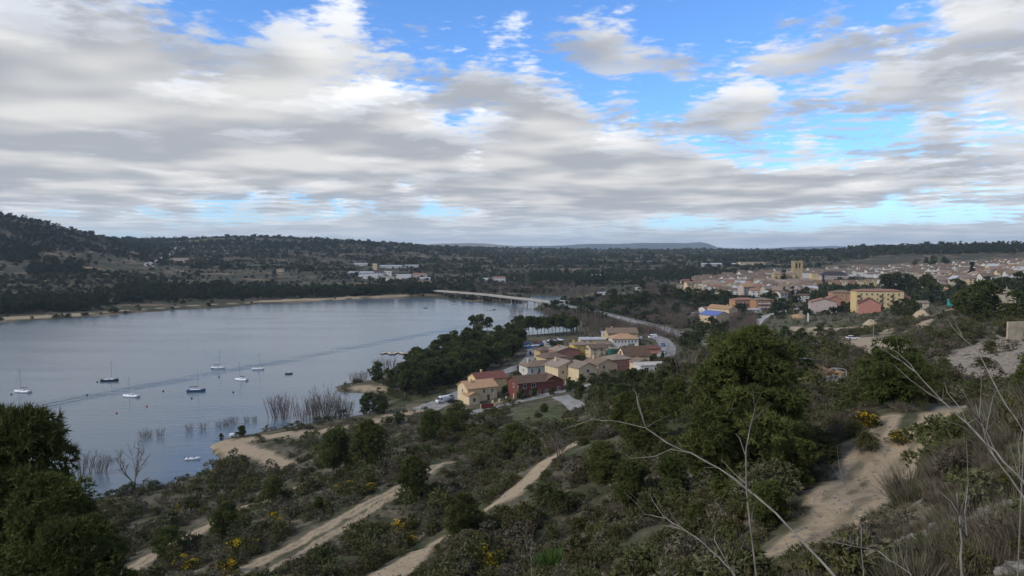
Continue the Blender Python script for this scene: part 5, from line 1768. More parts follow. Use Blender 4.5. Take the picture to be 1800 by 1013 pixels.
# --- the grove between lake and houses
GROVE = [(694, 702), (735, 700), (790, 682), (850, 655), (905, 640), (924, 612), (926, 597), (900, 590), (850, 598), (818, 606), (770, 634), (730, 650), (700, 672)]
gp = np.array(GROVE)
n = 0
tries = 0
pts_g = []
while n < 105 and tries < 4000:
    tries += 1
    a, b = tp.uniform(690, 922), tp.uniform(598, 702)
    if not in_poly(np.array([a]), np.array([b]), GROVE)[0]: continue
    p = hit(a, b)
    if any(math.dist(p[:2], q) < 3.4 for q in pts_g): continue
    pts_g.append(p[:2]); n += 1
    tree('grove_pine', 'dark pine in the dense grove between lake and villas', 0, 0, 0, tp.choice(('tall', 'umbrella', 'round', 'tall')), tp.uniform(1.0, 1.3), 'pines of the lakeside grove', loc=p, H=tp.uniform(8.5, 12.5))
for i, a in enumerate((832, 845, 858, 908, 915, 922, 930, 937, 944, 951, 958, 964, 970, 977, 984, 990, 996, 1002, 1008)):
    p = hit(a, 589 - (3 if a < 900 else 0) + (i % 3) * 1.5)
    tree('umbrella_pine', 'umbrella pine with bare trunk in the row against the bright water', 0, 0, 0, 'umbrella', tp.uniform(0.85, 1.1), 'row of umbrella pines at the water', loc=p, H=tp.uniform(11.5, 14.5))
# --- trees about the town
TT_ = [(1232, 596, 566, 'tall'), (1216, 600, 572, 'round'), (1250, 590, 558, 'round'), (1262, 600, 570, 'round'), (1275, 585, 566, 'round'), (1203, 612, 585, 'round'), (1222, 614, 584, 'round'), (1210, 575, 560, 'round'), (1300, 575, 558, 'round'),
 (1068, 548, 527, 'round'), (1080, 545, 520, 'round'), (1092, 546, 522, 'tall'), (1104, 544, 518, 'round'), (1116, 545, 522, 'round'), (1126, 543, 520, 'tall'), (1078, 536, 508, 'tall'), (1060, 545, 530, 'round'), (1135, 540, 512, 'tall'),
 (1195, 532, 508, 'round'), (1210, 530, 506, 'tall'), (1225, 532, 508, 'round'), (1240, 534, 510, 'round'), (1255, 533, 508, 'round'), (1268, 532, 510, 'round'), (1280, 532, 512, 'round'), (1186, 528, 505, 'tall'), (1170, 528, 500, 'tall'), (1128, 512, 492, 'tall'),
 (1355, 532, 512, 'tall'), (1362, 534, 516, 'round'), (1432, 532, 512, 'round'), (1440, 534, 516, 'round'), (1418, 524, 505, 'tall'), (1410, 527, 510, 'tall'),
 (1505, 546, 528, 'round'), (1495, 548, 532, 'round'), (1512, 545, 530, 'round'), (1590, 556, 528, 'round'), (1602, 556, 530, 'round'), (1575, 555, 532, 'round'), (1560, 520, 486, 'umbrella'), (1578, 518, 484, 'round'), (1596, 516, 486, 'round'), (1605, 512, 490, 'round'), (1630, 520, 487, 'tall'), (1624, 522, 495, 'tall'), (1640, 521, 494, 'round'),
 (1660, 505, 496, 'round'), (1680, 520, 494, 'round'), (1690, 522, 498, 'round'), (1702, 556, 515, 'round'), (1715, 560, 510, 'round'), (1728, 560, 505, 'tall'), (1740, 565, 512, 'round'), (1752, 520, 495, 'round'), (1735, 510, 490, 'round'), (1770, 515, 492, 'round'), (1795, 515, 485, 'round'), (1790, 560, 520, 'round'), (1770, 572, 540, 'round'),
 (1440, 592, 574, 'round'), (1410, 600, 578, 'round'), (1380, 600, 575, 'round'), (1460, 600, 584, 'round'), (1395, 612, 590, 'round'), (1425, 618, 592, 'round'), (1450, 622, 600, 'round'), (1480, 632, 612, 'round'), (1640, 470, 452, 'tall'), (1628, 470, 455, 'tall'), (1660, 468, 454, 'round'), (1612, 472, 458, 'round')]
for a, b, c, k in TT_:
    side = 'between embankment road and town' if a < 1300 else ('on the edge of town' if b < 540 else 'on the shrubby slope below the town')
    tree('evergreen_tree', 'dark evergreen tree ' + side, a, b, c, k, tp.uniform(1.05, 1.4), 'dark evergreens ' + side)
for a, b, c, lb in ((1742 - 1, 497, 466, 'tallest dark cypress in the right part of town'), (1736, 497, 480, 'short cypress left of the tallest cypress'), (1377, 504, 476, 'cypress against the church nave'), (1447, 504, 486, 'cypress before the mansard building'), (1199, 510, 494, 'cypress left of the brick block'), (1215, 511, 492, 'cypress before the brick block'), (1378, 525, 506, 'cypress among the white houses, left'), (1393, 525, 505, 'cypress among the white houses, right'), (1752, 494, 482, 'thin cypress right of the tallest one')):
    if a == 1741: a = 1708
    if a == 1736: a = 1702
    if a == 1752: a = 1722
    tree('cypress', lb, a, b, c, 'cypress', 1.2)


# --- bare trees and drowned bushes
def bare_mesh(seed, H, kind):
    g = random.Random(seed)
    tw = MB()
    V_, F_ = [], []

    def twig(p, d, ln, w):
        s = d.cross(Vector((g.uniform(-1, 1), g.uniform(-1, 1), g.uniform(-1, 1)))).normalized() * w
        b = len(V_)
        V_.extend([tuple(p - s), tuple(p + s), tuple(p + d * ln)])
        F_.append((b, b + 1, b + 2))

    def grow(p, d, ln, r_, lev):
        pts = [p]
        for i in range(3):
            d = (d + Vector((g.uniform(-.18, .18), g.uniform(-.18, .18), g.uniform(-.05, .16)))).normalized()
            pts.append(pts[-1] + d * ln / 3)
        tw.tube(pts, [r_, r_ * .8, r_ * .62, r_ * .45], 4)
        if lev == 0:
            for _ in range(14):
                k = g.randrange(1, 4)
                dd = (d + Vector((g.uniform(-.9, .9), g.uniform(-.9, .9), g.uniform(-.3, .8)))).normalized()
                twig(pts[k], dd, H * g.uniform(.06, .14), H * .0028)
            return
        for _ in range(g.randint(3, 4)):
            k = g.randrange(1, 4)
            dd = (d + Vector((g.uniform(-.75, .75), g.uniform(-.75, .75), g.uniform(-.1, .5)))).normalized()
            grow(pts[k], dd, ln * g.uniform(.55, .75), r_ * .5, lev - 1)

    if kind == 'tree':
        for a in range(3):
            grow(Vector((0, 0, -.3)), Vector((math.cos(a * 2.1) * .3, math.sin(a * 2.1) * .3, 1)).normalized(), H * .5, H * .016, 2)
    elif kind == 'poplar':
        tw.tube([(0, 0, -.3), (0.02 * H, 0, H * .5), (0, 0, H)], [H * .011, H * .008, H * .002], 5)
        for i in range(90):
            z = H * g.uniform(.2, .96)
            a = g.uniform(0, 6.28)
            twig(Vector((0, 0, z)), Vector((math.cos(a) * .35, math.sin(a) * .35, 1)).normalized(), H * g.uniform(.08, .2) * (1.1 - z / H * .5), H * .003)
    else:  # bush: many stems from the ground
        for i in range(26):
            a = g.uniform(0, 6.28); q = g.uniform(0, .28) * H
            p = Vector((math.cos(a) * q, math.sin(a) * q, -.3))
            d = Vector((math.cos(a) * .25, math.sin(a) * .25, 1)).normalized()
            h = H * g.uniform(.6, 1)
            tw.tube([p, p + d * h * .5, p + d * h + Vector((g.uniform(-.04, .04), g.uniform(-.04, .04), 0)) * H], [H * .007, H * .005, H * .0015], 3)
            for _ in range(16):
                t = g.uniform(.25, .98)
                aa = g.uniform(0, 6.28)
                twig(p + d * h * t, Vector((math.cos(aa) * .5, math.sin(aa) * .5, 1)).normalized(), H * g.uniform(.10, .24), H * .0038)
    b = len(tw.v)
    tw.v += V_; tw.f += [tuple(i + b for i in f) for f in F_]
    return tw


BARE = {}
for k, sd, mk in (('tree', 3, 'twig'), ('poplar', 4, 'twig'), ('poplar', 5, 'twig'), ('bush', 6, 'twig'), ('bush', 7, 'red_twig'), ('bush', 8, 'twig')):
    me = bare_mesh(sd, 10.0, k).mesh('branches', M[mk])
    a_ = me.attributes.new('tint', 'FLOAT', 'FACE')
    a_.data.foreach_set('value', np.random.default_rng(sd).uniform(0, 1, len(me.polygons)).astype(np.float32))
    BARE.setdefault(k, []).append(me)


def bare(name, label, loc, H, kind, wide=1.0, group=None, cat='tree', idx=None):
    me = tp.choice(BARE[kind]) if idx is None else BARE[kind][idx]
    o = link(name, me, None, loc, (0, 0, tp.uniform(0, 6.28)), (H / 10 * wide, H / 10 * wide, H / 10))
    tag(o, label, cat, group)


bare('bare_tree', 'large leafless tree standing in the shallows at lower left', P(236, 852, 0), 11.5, 'tree', 1.0)
DB = [(145, 835, 790, 1, 'reddish leafless bush in water left of the large bare tree'), (173, 832, 788, 0, 'pale leafless bush in water beside the reddish one'), (194, 812, 800, 0, 'tiny drowned bush left of the large bare tree'), (206, 808, 799, 0, 'smallest drowned bush above the large bare tree'),
      (252, 770, 750, 0, 'greenish drowned bush below the buoys'), (263, 768, 753, 0, 'drowned twig clump right of the greenish bush'), (282, 767, 750, 1, 'drowned twig clump at mid left'), (332, 758, 742, 1, 'drowned reddish bush below the blue sailboat'), (357, 756, 738, 0, 'drowned bush left of the sparse stems'), (384, 750, 735, 0, 'sparse drowned stems, left end'), (394, 748, 736, 0, 'sparse drowned stems, second'), (401, 748, 731, 1, 'sparse drowned stems, third'), (412, 746, 729, 1, 'sparse drowned stems, right end'), (432, 742, 728, 0, 'thin reeds left of the tawny bush'), (446, 740, 727, 0, 'thin reeds close to the tawny bush'),
      (485, 735, 690, 1, 'tawny leafless bush standing in water, left half'), (500, 736, 688, 1, 'tawny leafless bush standing in water, right half'), (532, 740, 702, 1, 'leafless bush between tawny bush and grey trees'), (548, 728, 690, 0, 'grey leafless sapling beside the shore trees'),
      (560, 735, 682, 0, 'grey leafless shore tree, left'), (572, 736, 676, 0, 'tallest grey leafless shore tree'), (585, 736, 684, 0, 'grey leafless shore tree, third'), (600, 733, 690, 0, 'grey leafless shore tree by the inlet'), (612, 728, 700, 1, 'low leafless bush at the inlet'),
      (622, 672, 654, 1, 'leafless bush in water left of the sandy spit pine'), (634, 670, 652, 1, 'leafless bush in water behind the spit'), (642, 668, 648, 0, 'tall leafless bush behind the spit'), (662, 645, 627, 0, 'pale leafless trees beyond the spit, left'), (676, 648, 626, 0, 'pale leafless trees beyond the spit, middle'), (690, 650, 628, 0, 'pale leafless trees beyond the spit, right'),
      (900, 552, 538, 1, 'drowned bush beneath the bridge, left'), (906, 550, 540, 1, 'drowned bush beneath the bridge, middle'), (915, 552, 538, 0, 'drowned bush beneath the bridge, right'), (800, 532, 527, 1, 'row of drowned bushes near the far shore')]
for a, b, c, i, lb in DB:
    x, y, _ = P(a, b, 0)
    bare('drowned_bush', lb, (x, y, max(gz(x, y), -0.6)), (b - c) * y / F * 1.05 + .4, 'bush', 1.0, cat='bush', idx=(i if i else tp.choice((0, 2))))
for i in range(34):
    a = tp.uniform(1003, 1068)
    x, y, z = hit(a, tp.uniform(583, 594))
    bare('bare_poplar', 'slender leafless poplar in the grey stand before the embankment', (x, y, z), tp.uniform(14, 19), 'poplar', 1.1, 'leafless poplars before the embankment')
for i in range(26):
    a = tp.uniform(1060, 1190)
    x, y, z = hit(a, 570 + (a - 1060) * .17 + tp.uniform(0, 8))
    bare('leafless_thicket_tree', 'low leafless tree in the brown thicket along the embankment foot', (x, y, z), tp.uniform(5, 9), 'bush', 1.2, 'leafless trees along the embankment foot')
bare('grey_bush', 'round grey leafless bush left of the largest pine', hit(1205, 660), 7.5, 'bush', 1.5, cat='bush', idx=0)
bare('grey_bush', 'leafless branchy bush beside the broad pale track', hit(985, 815), 4.2, 'tree', 1.2, cat='bush')

# ------------------------------------------------------------------ scattered cover (nobody could count it)
def scatter(name, label, cat, pts, scl, templ, minimum=1):
    """geometry-node instances of one plant on many points"""
    pts = np.asarray(pts, dtype=np.float32)
    if len(pts) < minimum: return
    me = bpy.data.meshes.new(name)
    me.vertices.add(len(pts))
    me.vertices.foreach_set('co', pts.ravel())
    a = me.attributes.new('scl', 'FLOAT', 'POINT'); a.data.foreach_set('value', np.asarray(scl, dtype=np.float32))
    a = me.attributes.new('rotz', 'FLOAT', 'POINT'); a.data.foreach_set('value', rng.uniform(0, 6.28, len(pts)).astype(np.float32))
    o = link(name, me)
    src = bpy.data.objects.new(name + '_plant', templ)
    ng = bpy.data.node_groups.new(name, 'GeometryNodeTree')
    ng.interface.new_socket('Geometry', in_out='INPUT', socket_type='NodeSocketGeometry')
    ng.interface.new_socket('Geometry', in_out='OUTPUT', socket_type='NodeSocketGeometry')
    N, L = ng.nodes, ng.links
    gi, go = N.new('NodeGroupInput'), N.new('NodeGroupOutput')
    ip = N.new('GeometryNodeInstanceOnPoints')
    ob = N.new('GeometryNodeObjectInfo'); ob.inputs['Object'].default_value = src
    s_ = N.new('GeometryNodeInputNamedAttribute'); s_.inputs['Name'].default_value = 'scl'
    r_ = N.new('GeometryNodeInputNamedAttribute'); r_.inputs['Name'].default_value = 'rotz'
    cb = N.new('ShaderNodeCombineXYZ')
    L.new(gi.outputs[0], ip.inputs['Points']); L.new(ob.outputs['Geometry'], ip.inputs['Instance'])
    L.new(r_.outputs[0], cb.inputs[2]); L.new(cb.outputs[0], ip.inputs['Rotation']); L.new(s_.outputs[0], ip.inputs['Scale'])
    L.new(ip.outputs[0], go.inputs[0])
    md = o.modifiers.new('plants', 'NODES'); md.node_group = ng
    tag(o, label, cat, kind='stuff')


def cover_mesh(seed, kind, m, n_cl=14, n_tf=110, n_tri=3, L_=0.16):
    if kind == 'spiky':
        g = np.random.default_rng(seed)
        n = n_tf * n_tri
        a = g.uniform(0, 2 * np.pi, n); q = np.sqrt(g.uniform(0, 1, n)) * .45
        b = np.stack([q * np.cos(a), q * np.sin(a), np.zeros(n)], 1)
        d = unit(np.stack([np.cos(a) * q * 1.4, np.sin(a) * q * 1.4, np.ones(n)], 1) + g.normal(0, .28, (n, 3)))
        ln = g.uniform(.45, 1, (n, 1)) * (1.05 - q[:, None])
        s = unit(np.cross(d, g.normal(0, 1, (n, 3)))) * L_ * .22
        mid = b + d * ln * .35
        v = np.stack([mid - s, mid + s, b + d * ln], 1).reshape(-1, 3)
        v2 = np.stack([mid + s, mid - s, b - np.array([0, 0, .1])], 1).reshape(-1, 3)
        v = np.concatenate([v, v2]); f = np.arange(len(v)).reshape(-1, 3)
        return mesh_np('plant', v, f, M[m], tint=np.tile(g.uniform(0, 1, n), 2))
    me, _, _ = crown(seed, 1.0, 'shrub', n_cl, n_tf, n_tri, L_, M[m])
    return me


COV = {
    'grey': [cover_mesh(70 + i, 'shrub', 'grey_scrub', 14, 170, 3, 0.14) for i in range(2)],
    'greyspike': [cover_mesh(72, 'spiky', 'grey_scrub', 0, 260, 2, 0.05), cover_mesh(79, 'spiky', 'brown_scrub', 0, 260, 2, 0.05)],
    'brown': [cover_mesh(73, 'shrub', 'brown_scrub', 14, 150, 3, 0.14)],
    'green': [cover_mesh(74 + i, 'shrub', 'shrub', 16, 240, 3, 0.13) for i in range(2)],
    'olive': [cover_mesh(76, 'shrub', 'olive', 16, 200, 3, 0.13)],
    'grass': [cover_mesh(77, 'spiky', 'dry_grass', 0, 40, 2, 0.03)],
}
BUSY = [o for o in bpy.data.objects if o.parent is None and o.get('category') in ('house', 'building', 'apartment block', 'carport', 'shed', 'church', 'chapel', 'kiosk')]
BXY = np.array([(o.location.x, o.location.y) for o in BUSY])
ROADS_W = [[hit(a, b)[:2] for a, b in p] for p in ([(1062, 668), (1000, 687), (900, 709), (815, 729)], [(985, 697), (1018, 719)], [(838, 676), (900, 650), (932, 630), (928, 608)], [(1144, 588), (1174, 610), (1170, 628)], [(742, 722), (825, 688)], [(1316, 592), (1322, 576), (1336, 561), (1362, 552), (1440, 536)])] + [[(p[0], p[1]) for p in HW[::4]]]


def free_mask(x, y, clear_house=9.0, dirt_max=0.25, shore=1.0, track_clear=0.35):
    d, g_, r_ = masks(x, y)
    ok = np.ones(x.shape, bool)
    for pts, _, hw in TRACKS_W[:7]: ok &= seg_dist(x, y, pts) > hw * 1.02 + track_clear
    ok &= (d < dirt_max) & ~in_poly(x, y, LAKE) & (seg_dist(x, y, LAKE + LAKE[:1]) > shore)
    for w in ROADS_W: ok &= seg_dist(x, y, w) > 6.5
    for i in range(0, len(BXY), 50):
        ok &= (np.hypot(x[:, None] - BXY[None, i:i + 50, 0], y[:, None] - BXY[None, i:i + 50, 1]) > clear_house).all(1)
    return ok, g_, r_


def veil(x, y, size):
    """trodden margins: plants on the near side of a track stay low"""
    d_ = np.hypot(x, y)
    for off in (0.7, 1.4, 2.2, 3.2, 4.4, 6.0, 8.0):
        k_ = 1 + off / d_
        on_ = np.min([seg_dist(x * k_, y * k_, p_) - h_ for p_, _, h_ in TRACKS_W[:7]], axis=0) < 0.1
        size = np.where(on_, np.minimum(size, off * np.where(d_ < 32, .07, .16) + .08), size)
    return size


def polar_pts(n, r0, r1, t0=-50, t1=50, bias=1.0):
    t = rng.uniform(R(t0), R(t1), n)
    r_ = np.exp(rng.uniform(0, 1, n) ** bias * (math.log(r1) - math.log(r0)) + math.log(r0))
    return r_ * np.sin(t), r_ * np.cos(t)


# scrub on the near slope
x, y = polar_pts(38000, 6, 420)
ok, g_, r_ = free_mask(x, y)
cl = fbm(x / 14, y / 14, 3, 31)
ok &= (rng.uniform(0, 1, len(x)) < np.where(r_ > .4, np.where(np.hypot(x, y) > 60, 0.06, 0.04), 1.0)) & (rng.uniform(0, 1, len(x)) < np.where(g_ > .4, 0.12, 1.0))
ok &= (fbm(x / 4.5, y / 4.5, 3, 63) + rng.uniform(-.1, .1, len(x))) > 0.43
x, y, cl, r_ = x[ok], y[ok], cl[ok], r_[ok]
z = gz_v(x, y)
d = np.hypot(x, y)
u = rng.uniform(0, 1, len(x))
size = np.clip(0.55 + d / 160, 0.5, 1.7) * np.clip(np.exp(rng.normal(-.12, .42, len(x))), .35, 2.2) * np.where(d < 22, 0.42, 1)
td = np.min([seg_dist(x, y, p_) - h_ for p_, _, h_ in TRACKS_W[:7]], axis=0)
size = size * np.clip(0.45 + td / 5, 0.45, 1)
size = veil(x, y, size)
P3 = np.stack([x, y, z - 0.06], 1)
kinds = np.where(cl > 0.56, np.where(u < .62, 'green', np.where(u < .82, 'olive', 'grey')), np.where(u < .30, 'grey', np.where(u < .42, 'greyspike', np.where(u < .52, 'brown', np.where(u < .76, 'olive', 'green')))))
pxs = CX + F * x / np.maximum(y, .1)
u2 = rng.uniform(0, 1, len(x))
kinds = np.where(((d < 20) & (u2 < .8)) | ((d < 60) & (pxs > 1420) & (u2 < .72)), 'greyspike', kinds)
for k, lb in (('grey', 'grey aromatic scrub covering the near slope'), ('greyspike', 'grey leafless brushwood on the near slope'), ('brown', 'brown dry scrub on the near slope'), ('green', 'low dark green scrub on the near slope'), ('olive', 'dull olive scrub on the near slope')):
    mk = kinds == k
    for i, tm in enumerate(COV[k]):
        sel = np.where(mk)[0][i::len(COV[k])]
        scatter('slope_scrub', lb, 'scrub', P3[sel], size[sel] * (1.15 if k == 'green' else 1.0), tm)
# dry grass close by
x, y = polar_pts(9000, 5, 60)
ok, g_, r_ = free_mask(x, y, dirt_max=0.55)
x, y = x[ok], y[ok]
scatter('dry_grass', 'dry pale grass tufts on the near slope', 'grass', np.stack([x, y, gz_v(x, y) - .03], 1), rng.uniform(.12, .38, len(x)) * np.clip(np.hypot(x, y) / 18, .45, 1), COV['grass'][0])

# scrub between the slope and the town
x, y = polar_pts(3800, 300, 680, 6, 42)
ok, g_, r_ = free_mask(x, y, 11)
ok &= rng.uniform(0, 1, len(x)) < np.where(g_ > .3, .15, np.where(r_ > .4, .1, 1))
x, y = x[ok], y[ok]
u = rng.uniform(0, 1, len(x)); P3 = np.stack([x, y, gz_v(x, y) - .1], 1); size = np.clip(np.exp(rng.normal(.2, .45, len(x))), .5, 2.8)
lot = np.min([seg_dist(x * (1 + o_ / np.hypot(x, y)), y * (1 + o_ / np.hypot(x, y)), p_) - h_ for p_, _, h_ in TRACKS_W[9:13] for o_ in (0, 4, 9, 15)], axis=0)
size = np.where(lot < 1.0, np.minimum(size, .35), size)
for k, lo_, hi_ in (('green', 0, .4), ('grey', .4, .65), ('brown', .65, .82), ('olive', .82, 1)):
    sel = (u >= lo_) & (u < hi_)
    scatter('valley_scrub', 'mixed scrub on the waste ground below the town', 'scrub', P3[sel], size[sel], COV[k][0])

# far country
def far_mesh(seed, m, n=46, L_=0.42):
    me, _, _ = crown(seed, 1.0, 'shrub', 9, n, 3, L_, M[m])
    return me


FARM = [far_mesh(80, 'far_leaf'), far_mesh(81, 'far_leaf'), far_mesh(82, 'far_olive'), far_mesh(83, 'grey_scrub')]
x, y = polar_pts(90000, 520, 4200, -48, 48, 0.85)
ok, g_, r_ = free_mask(x, y, 12.0, shore=6)
cl = fbm(x / 130, y / 60, 4, 41)
cl2 = fbm(x / 500, y / 220, 3, 47)
u = rng.uniform(0, 1, len(x))
ok &= u < np.clip((cl - 0.41) * 7, 0.07, 1) * (1 - 0.75 * g_)
px_, py_ = CX + F * x / y, None
townp = np.array([(proj(a, b, 14)[0], proj(a, b, 14)[1]) for a, b in zip(x, y)])
ok &= ~in_poly(townp[:, 0], townp[:, 1], TOWN)
x, y, cl, cl2 = x[ok], y[ok], cl[ok], cl2[ok]
P3 = np.stack([x, y, gz_v(x, y) - .3], 1)
d = np.hypot(x, y)
u = rng.uniform(0, 1, len(x))
kk = np.where(cl2 + (u - .5) * .5 > 0.52, 0, np.where(u < .45, 2, np.where(u < .7, 1, 3)))
size = np.clip(np.exp(rng.normal(1.25, .42, len(x))), 1.5, 9) * np.where(kk == 2, .75, 1) * np.clip(d / 1500, .8, 1.5)
for i, lb in ((0, 'dark evergreen woodland spread over the far hills'), (1, 'holm oak scrub scattered over the far hills'), (2, 'grey green olive groves on the far terraces'), (3, 'grey leafless scrub on the far terraces')):
    s = kk == i
    scatter('far_vegetation', lb, 'trees', P3[s], size[s], FARM[i])
# belts of pines on the far shore and beyond the bridge
BELTS = [([(-60, 524), (190, 528), (192, 546), (-60, 556)], 420), ([(205, 508), (400, 503), (400, 528), (205, 535)], 360), ([(400, 514), (690, 506), (690, 519), (560, 524), (400, 528)], 420), ([(700, 505), (762, 503), (762, 517), (700, 519)], 120),
         ([(930, 480), (1060, 483), (1060, 503), (930, 498)], 300), ([(1060, 480), (1225, 478), (1225, 494), (1060, 500)], 300), ([(1440, 440), (1560, 436), (1800, 430), (1800, 446), (1560, 450), (1440, 447)], 700), ([(0, 440), (60, 440), (70, 460), (0, 462)], 120), ([(-80, 385), (0, 393), (60, 398), (130, 420), (150, 445), (-80, 445)], 420), ([(200, 428), (380, 424), (700, 434), (700, 446), (380, 446), (200, 446)], 420), ([(50, 470), (145, 466), (145, 484), (50, 486)], 160)]
FPT = [tree_proto(90 + i, 'round' if i else 'tall', 14, 110, 3, 1.7, 'far_leaf', 0.2)[1] for i in range(2)]
bx_, bs_ = [[], []], [[], []]
for poly, n in BELTS:
    xs = [p[0] for p in poly]; ys = [p[1] for p in poly]
    k = 0
    for _ in range(n * 4):
        a, b = rng.uniform(min(xs), max(xs)), rng.uniform(min(ys), max(ys))
        if not in_poly(np.array([a]), np.array([b]), poly)[0]: continue
        p = hit(a, b)
        if p[2] < .2 or p[1] > 3000: continue
        j = k % 2
        bx_[j].append(p); bs_[j].append(rng.uniform(.6, 1.15)); k += 1
        if k >= n: break
for j in (0, 1):
    scatter('far_pine_wood', 'dark belts of pine wood along the far shore and ridges', 'trees', bx_[j], bs_[j], FPT[j])
# grey thickets beyond and beside the embankment
TH = [([(830, 500), (1000, 497), (1060, 512), (1060, 545), (1000, 530), (930, 515), (830, 515)], 420), ([(1060, 520), (1190, 535), (1240, 565), (1195, 580), (1130, 562), (1060, 546)], 420), ([(770, 512), (880, 522), (935, 532), (930, 536), (860, 529), (770, 520)], 160), ([(945, 547), (1010, 556), (1190, 590), (1195, 598), (1060, 582), (1010, 568), (960, 556)], 320), ([(1130, 500), (1200, 505), (1195, 530), (1130, 520)], 160), ([(1255, 590), (1320, 600), (1330, 560), (1300, 555)], 120)]
bx, bs = [], []
for poly, n in TH:
    xs = [p[0] for p in poly]; ys = [p[1] for p in poly]
    for _ in range(n * 2):
        a, b = rng.uniform(min(xs), max(xs)), rng.uniform(min(ys), max(ys))
        if not in_poly(np.array([a]), np.array([b]), poly)[0]: continue
        p = hit(a, b)
        if p[2] < .1: continue
        if abs(proj(*p)[0] - a) > 2: continue
        bx.append(p); bs.append(rng.uniform(.35, .75))
bx = np.array(bx); bs = np.array(bs)
hwd = seg_dist(bx[:, 0], bx[:, 1], [(p[0], p[1]) for p in HW])
bx, bs = bx[hwd > 7], bs[hwd > 7]
for j in range(3):
    scatter('leafless_thicket', 'brown grey leafless thickets about the bridge and embankment', 'thicket', bx[j::3], bs[j::3], BARE['bush'][j])

# ------------------------------------------------------------------ single shrubs of the near slope
SH = {'shrub': [crown(100 + i, 1.0, 'shrub', 34, 1100, 4, 0.085, M['shrub'])[0] for i in range(3)], 'olive': [crown(110 + i, 1.0, 'shrub', 34, 1000, 4, 0.085, M['olive'])[0] for i in range(2)],
      'bright': [cover_mesh(120, 'spiky', 'bright', 0, 500, 2, 0.10)]}
SHN = {'shrub': 'dark green', 'olive': 'grey green', 'bright': 'bright green feathery'}
x, y = polar_pts(1000, 24, 230, -38, 40)
ok, g_, r_ = free_mask(x, y, 10, 0.1, 2, 1.6)
x, y = x[ok][:210], y[ok][:210]
for i in range(len(x)):
    k = tp.choices(('shrub', 'olive'), (3, 1))[0]
    zz = gz(x[i], y[i]); d = math.hypot(x[i], y[i])
    s = tp.uniform(.9, 2.3) if d > 35 else tp.uniform(.6, 1.3)
    s = min(s, float(veil(np.array([x[i]]), np.array([y[i]]), np.array([s]))[0]))
    a, b = proj(x[i], y[i], zz)
    zone = 'at the lower left by the low tracks' if a < 600 else ('in the middle of the slope' if a < 1000 else ('about the largest pine' if a < 1450 else 'along the sandy path at right'))
    o = link('shrub', tp.choice(SH[k]), None, (x[i], y[i], zz - .08), (0, 0, tp.uniform(0, 6.28)), (s * tp.uniform(1, 1.4), s * tp.uniform(1, 1.4), s))
    tag(o, '%s rounded shrub %s' % (SHN[k], zone), 'shrub', '%s shrubs %s' % (SHN[k], zone))
for a, b, h, lb in ((975, 1005, 56, 'bright green feathery broom at the bottom centre'), (1160, 1000, 44, 'bright green broom right of the bottom centre'), (990, 905, 40, 'dark juniper on the slope right of the broad track'), (1640, 830, 36, 'green broom at the right edge of sandy path'), (1590, 880, 40, 'green broom lower on the right edge of sandy path'), (1620, 770, 22, 'small green bush beside the upper sandy path'), (1525, 795, 34, 'green bush in the sand left of the path'), (1500, 770, 30, 'dark green bush behind the yellow flowers'), (1445, 815, 46, 'green bush at the sand edge near the largest pine')):
    x_, y_, z_ = hit(a, b)
    s = h * y_ / F
    k = 'bright' if 'broom' in lb else 'shrub'
    tag(link('broom_bush' if k == 'bright' else 'shrub', tp.choice(SH[k]), None, (x_, y_, z_ - .06), None, (s, s, s)), lb, 'shrub')
# gorse in flower: green bush with a yellow flowered top
fl = crown(130, 1.0, 'shrub', 22, 420, 4, 0.09, M['flower'])[0]
GO = [(1525, 752, 20, 'beside the upper sandy path'), (1580, 780, 16, 'in the middle of the sand'), (862, 1004, 34, 'at the bottom beside the broad track'), (708, 942, 22, 'between the double track and broad track'), (720, 960, 14, 'just below the flowering bush on the slope'), (490, 930, 18, 'above the double track at left'), (415, 975, 22, 'beside the start of the double track'), (440, 968, 16, 'right of the bush at the double track start'), (330, 905, 14, 'left by the lowest track'), (318, 902, 12, 'leftmost near the low track'),
      (612, 862, 12, 'below the pair of dark pines'), (595, 866, 10, 'left below the pair of dark pines'), (650, 866, 12, 'right below the pair of dark pines'), (620, 812, 10, 'between the pair of dark pines'), (765, 895, 16, 'left of the pine with bare trunk'), (315, 998, 16, 'at the bottom left above the track'), (335, 1003, 14, 'second at the bottom left'), (560, 893, 10, 'on the terrace under the low track'), (570, 893, 9, 'second on the terrace under the low track'), (480, 915, 12, 'at the left terrace edge'), (400, 1010, 20, 'at the bottom edge near the double track')]
for a, b, h, wh in GO:
    x_, y_, z_ = hit(a, b)
    s = h * math.hypot(x_, y_) / F * 1.15
    e = empty('gorse_bush', (x_, y_, z_ - .05), tp.uniform(0, 6.28), (s * 1.3, s * 1.3, s))
    link('foliage', SH['shrub'][0], e)
    f = link('flowers', fl, e, (0.05, 0, .16), None, (.9, .9, .95))
    tag(e, 'yellow flowering gorse ' + wh, 'gorse', 'flowering gorse bushes')

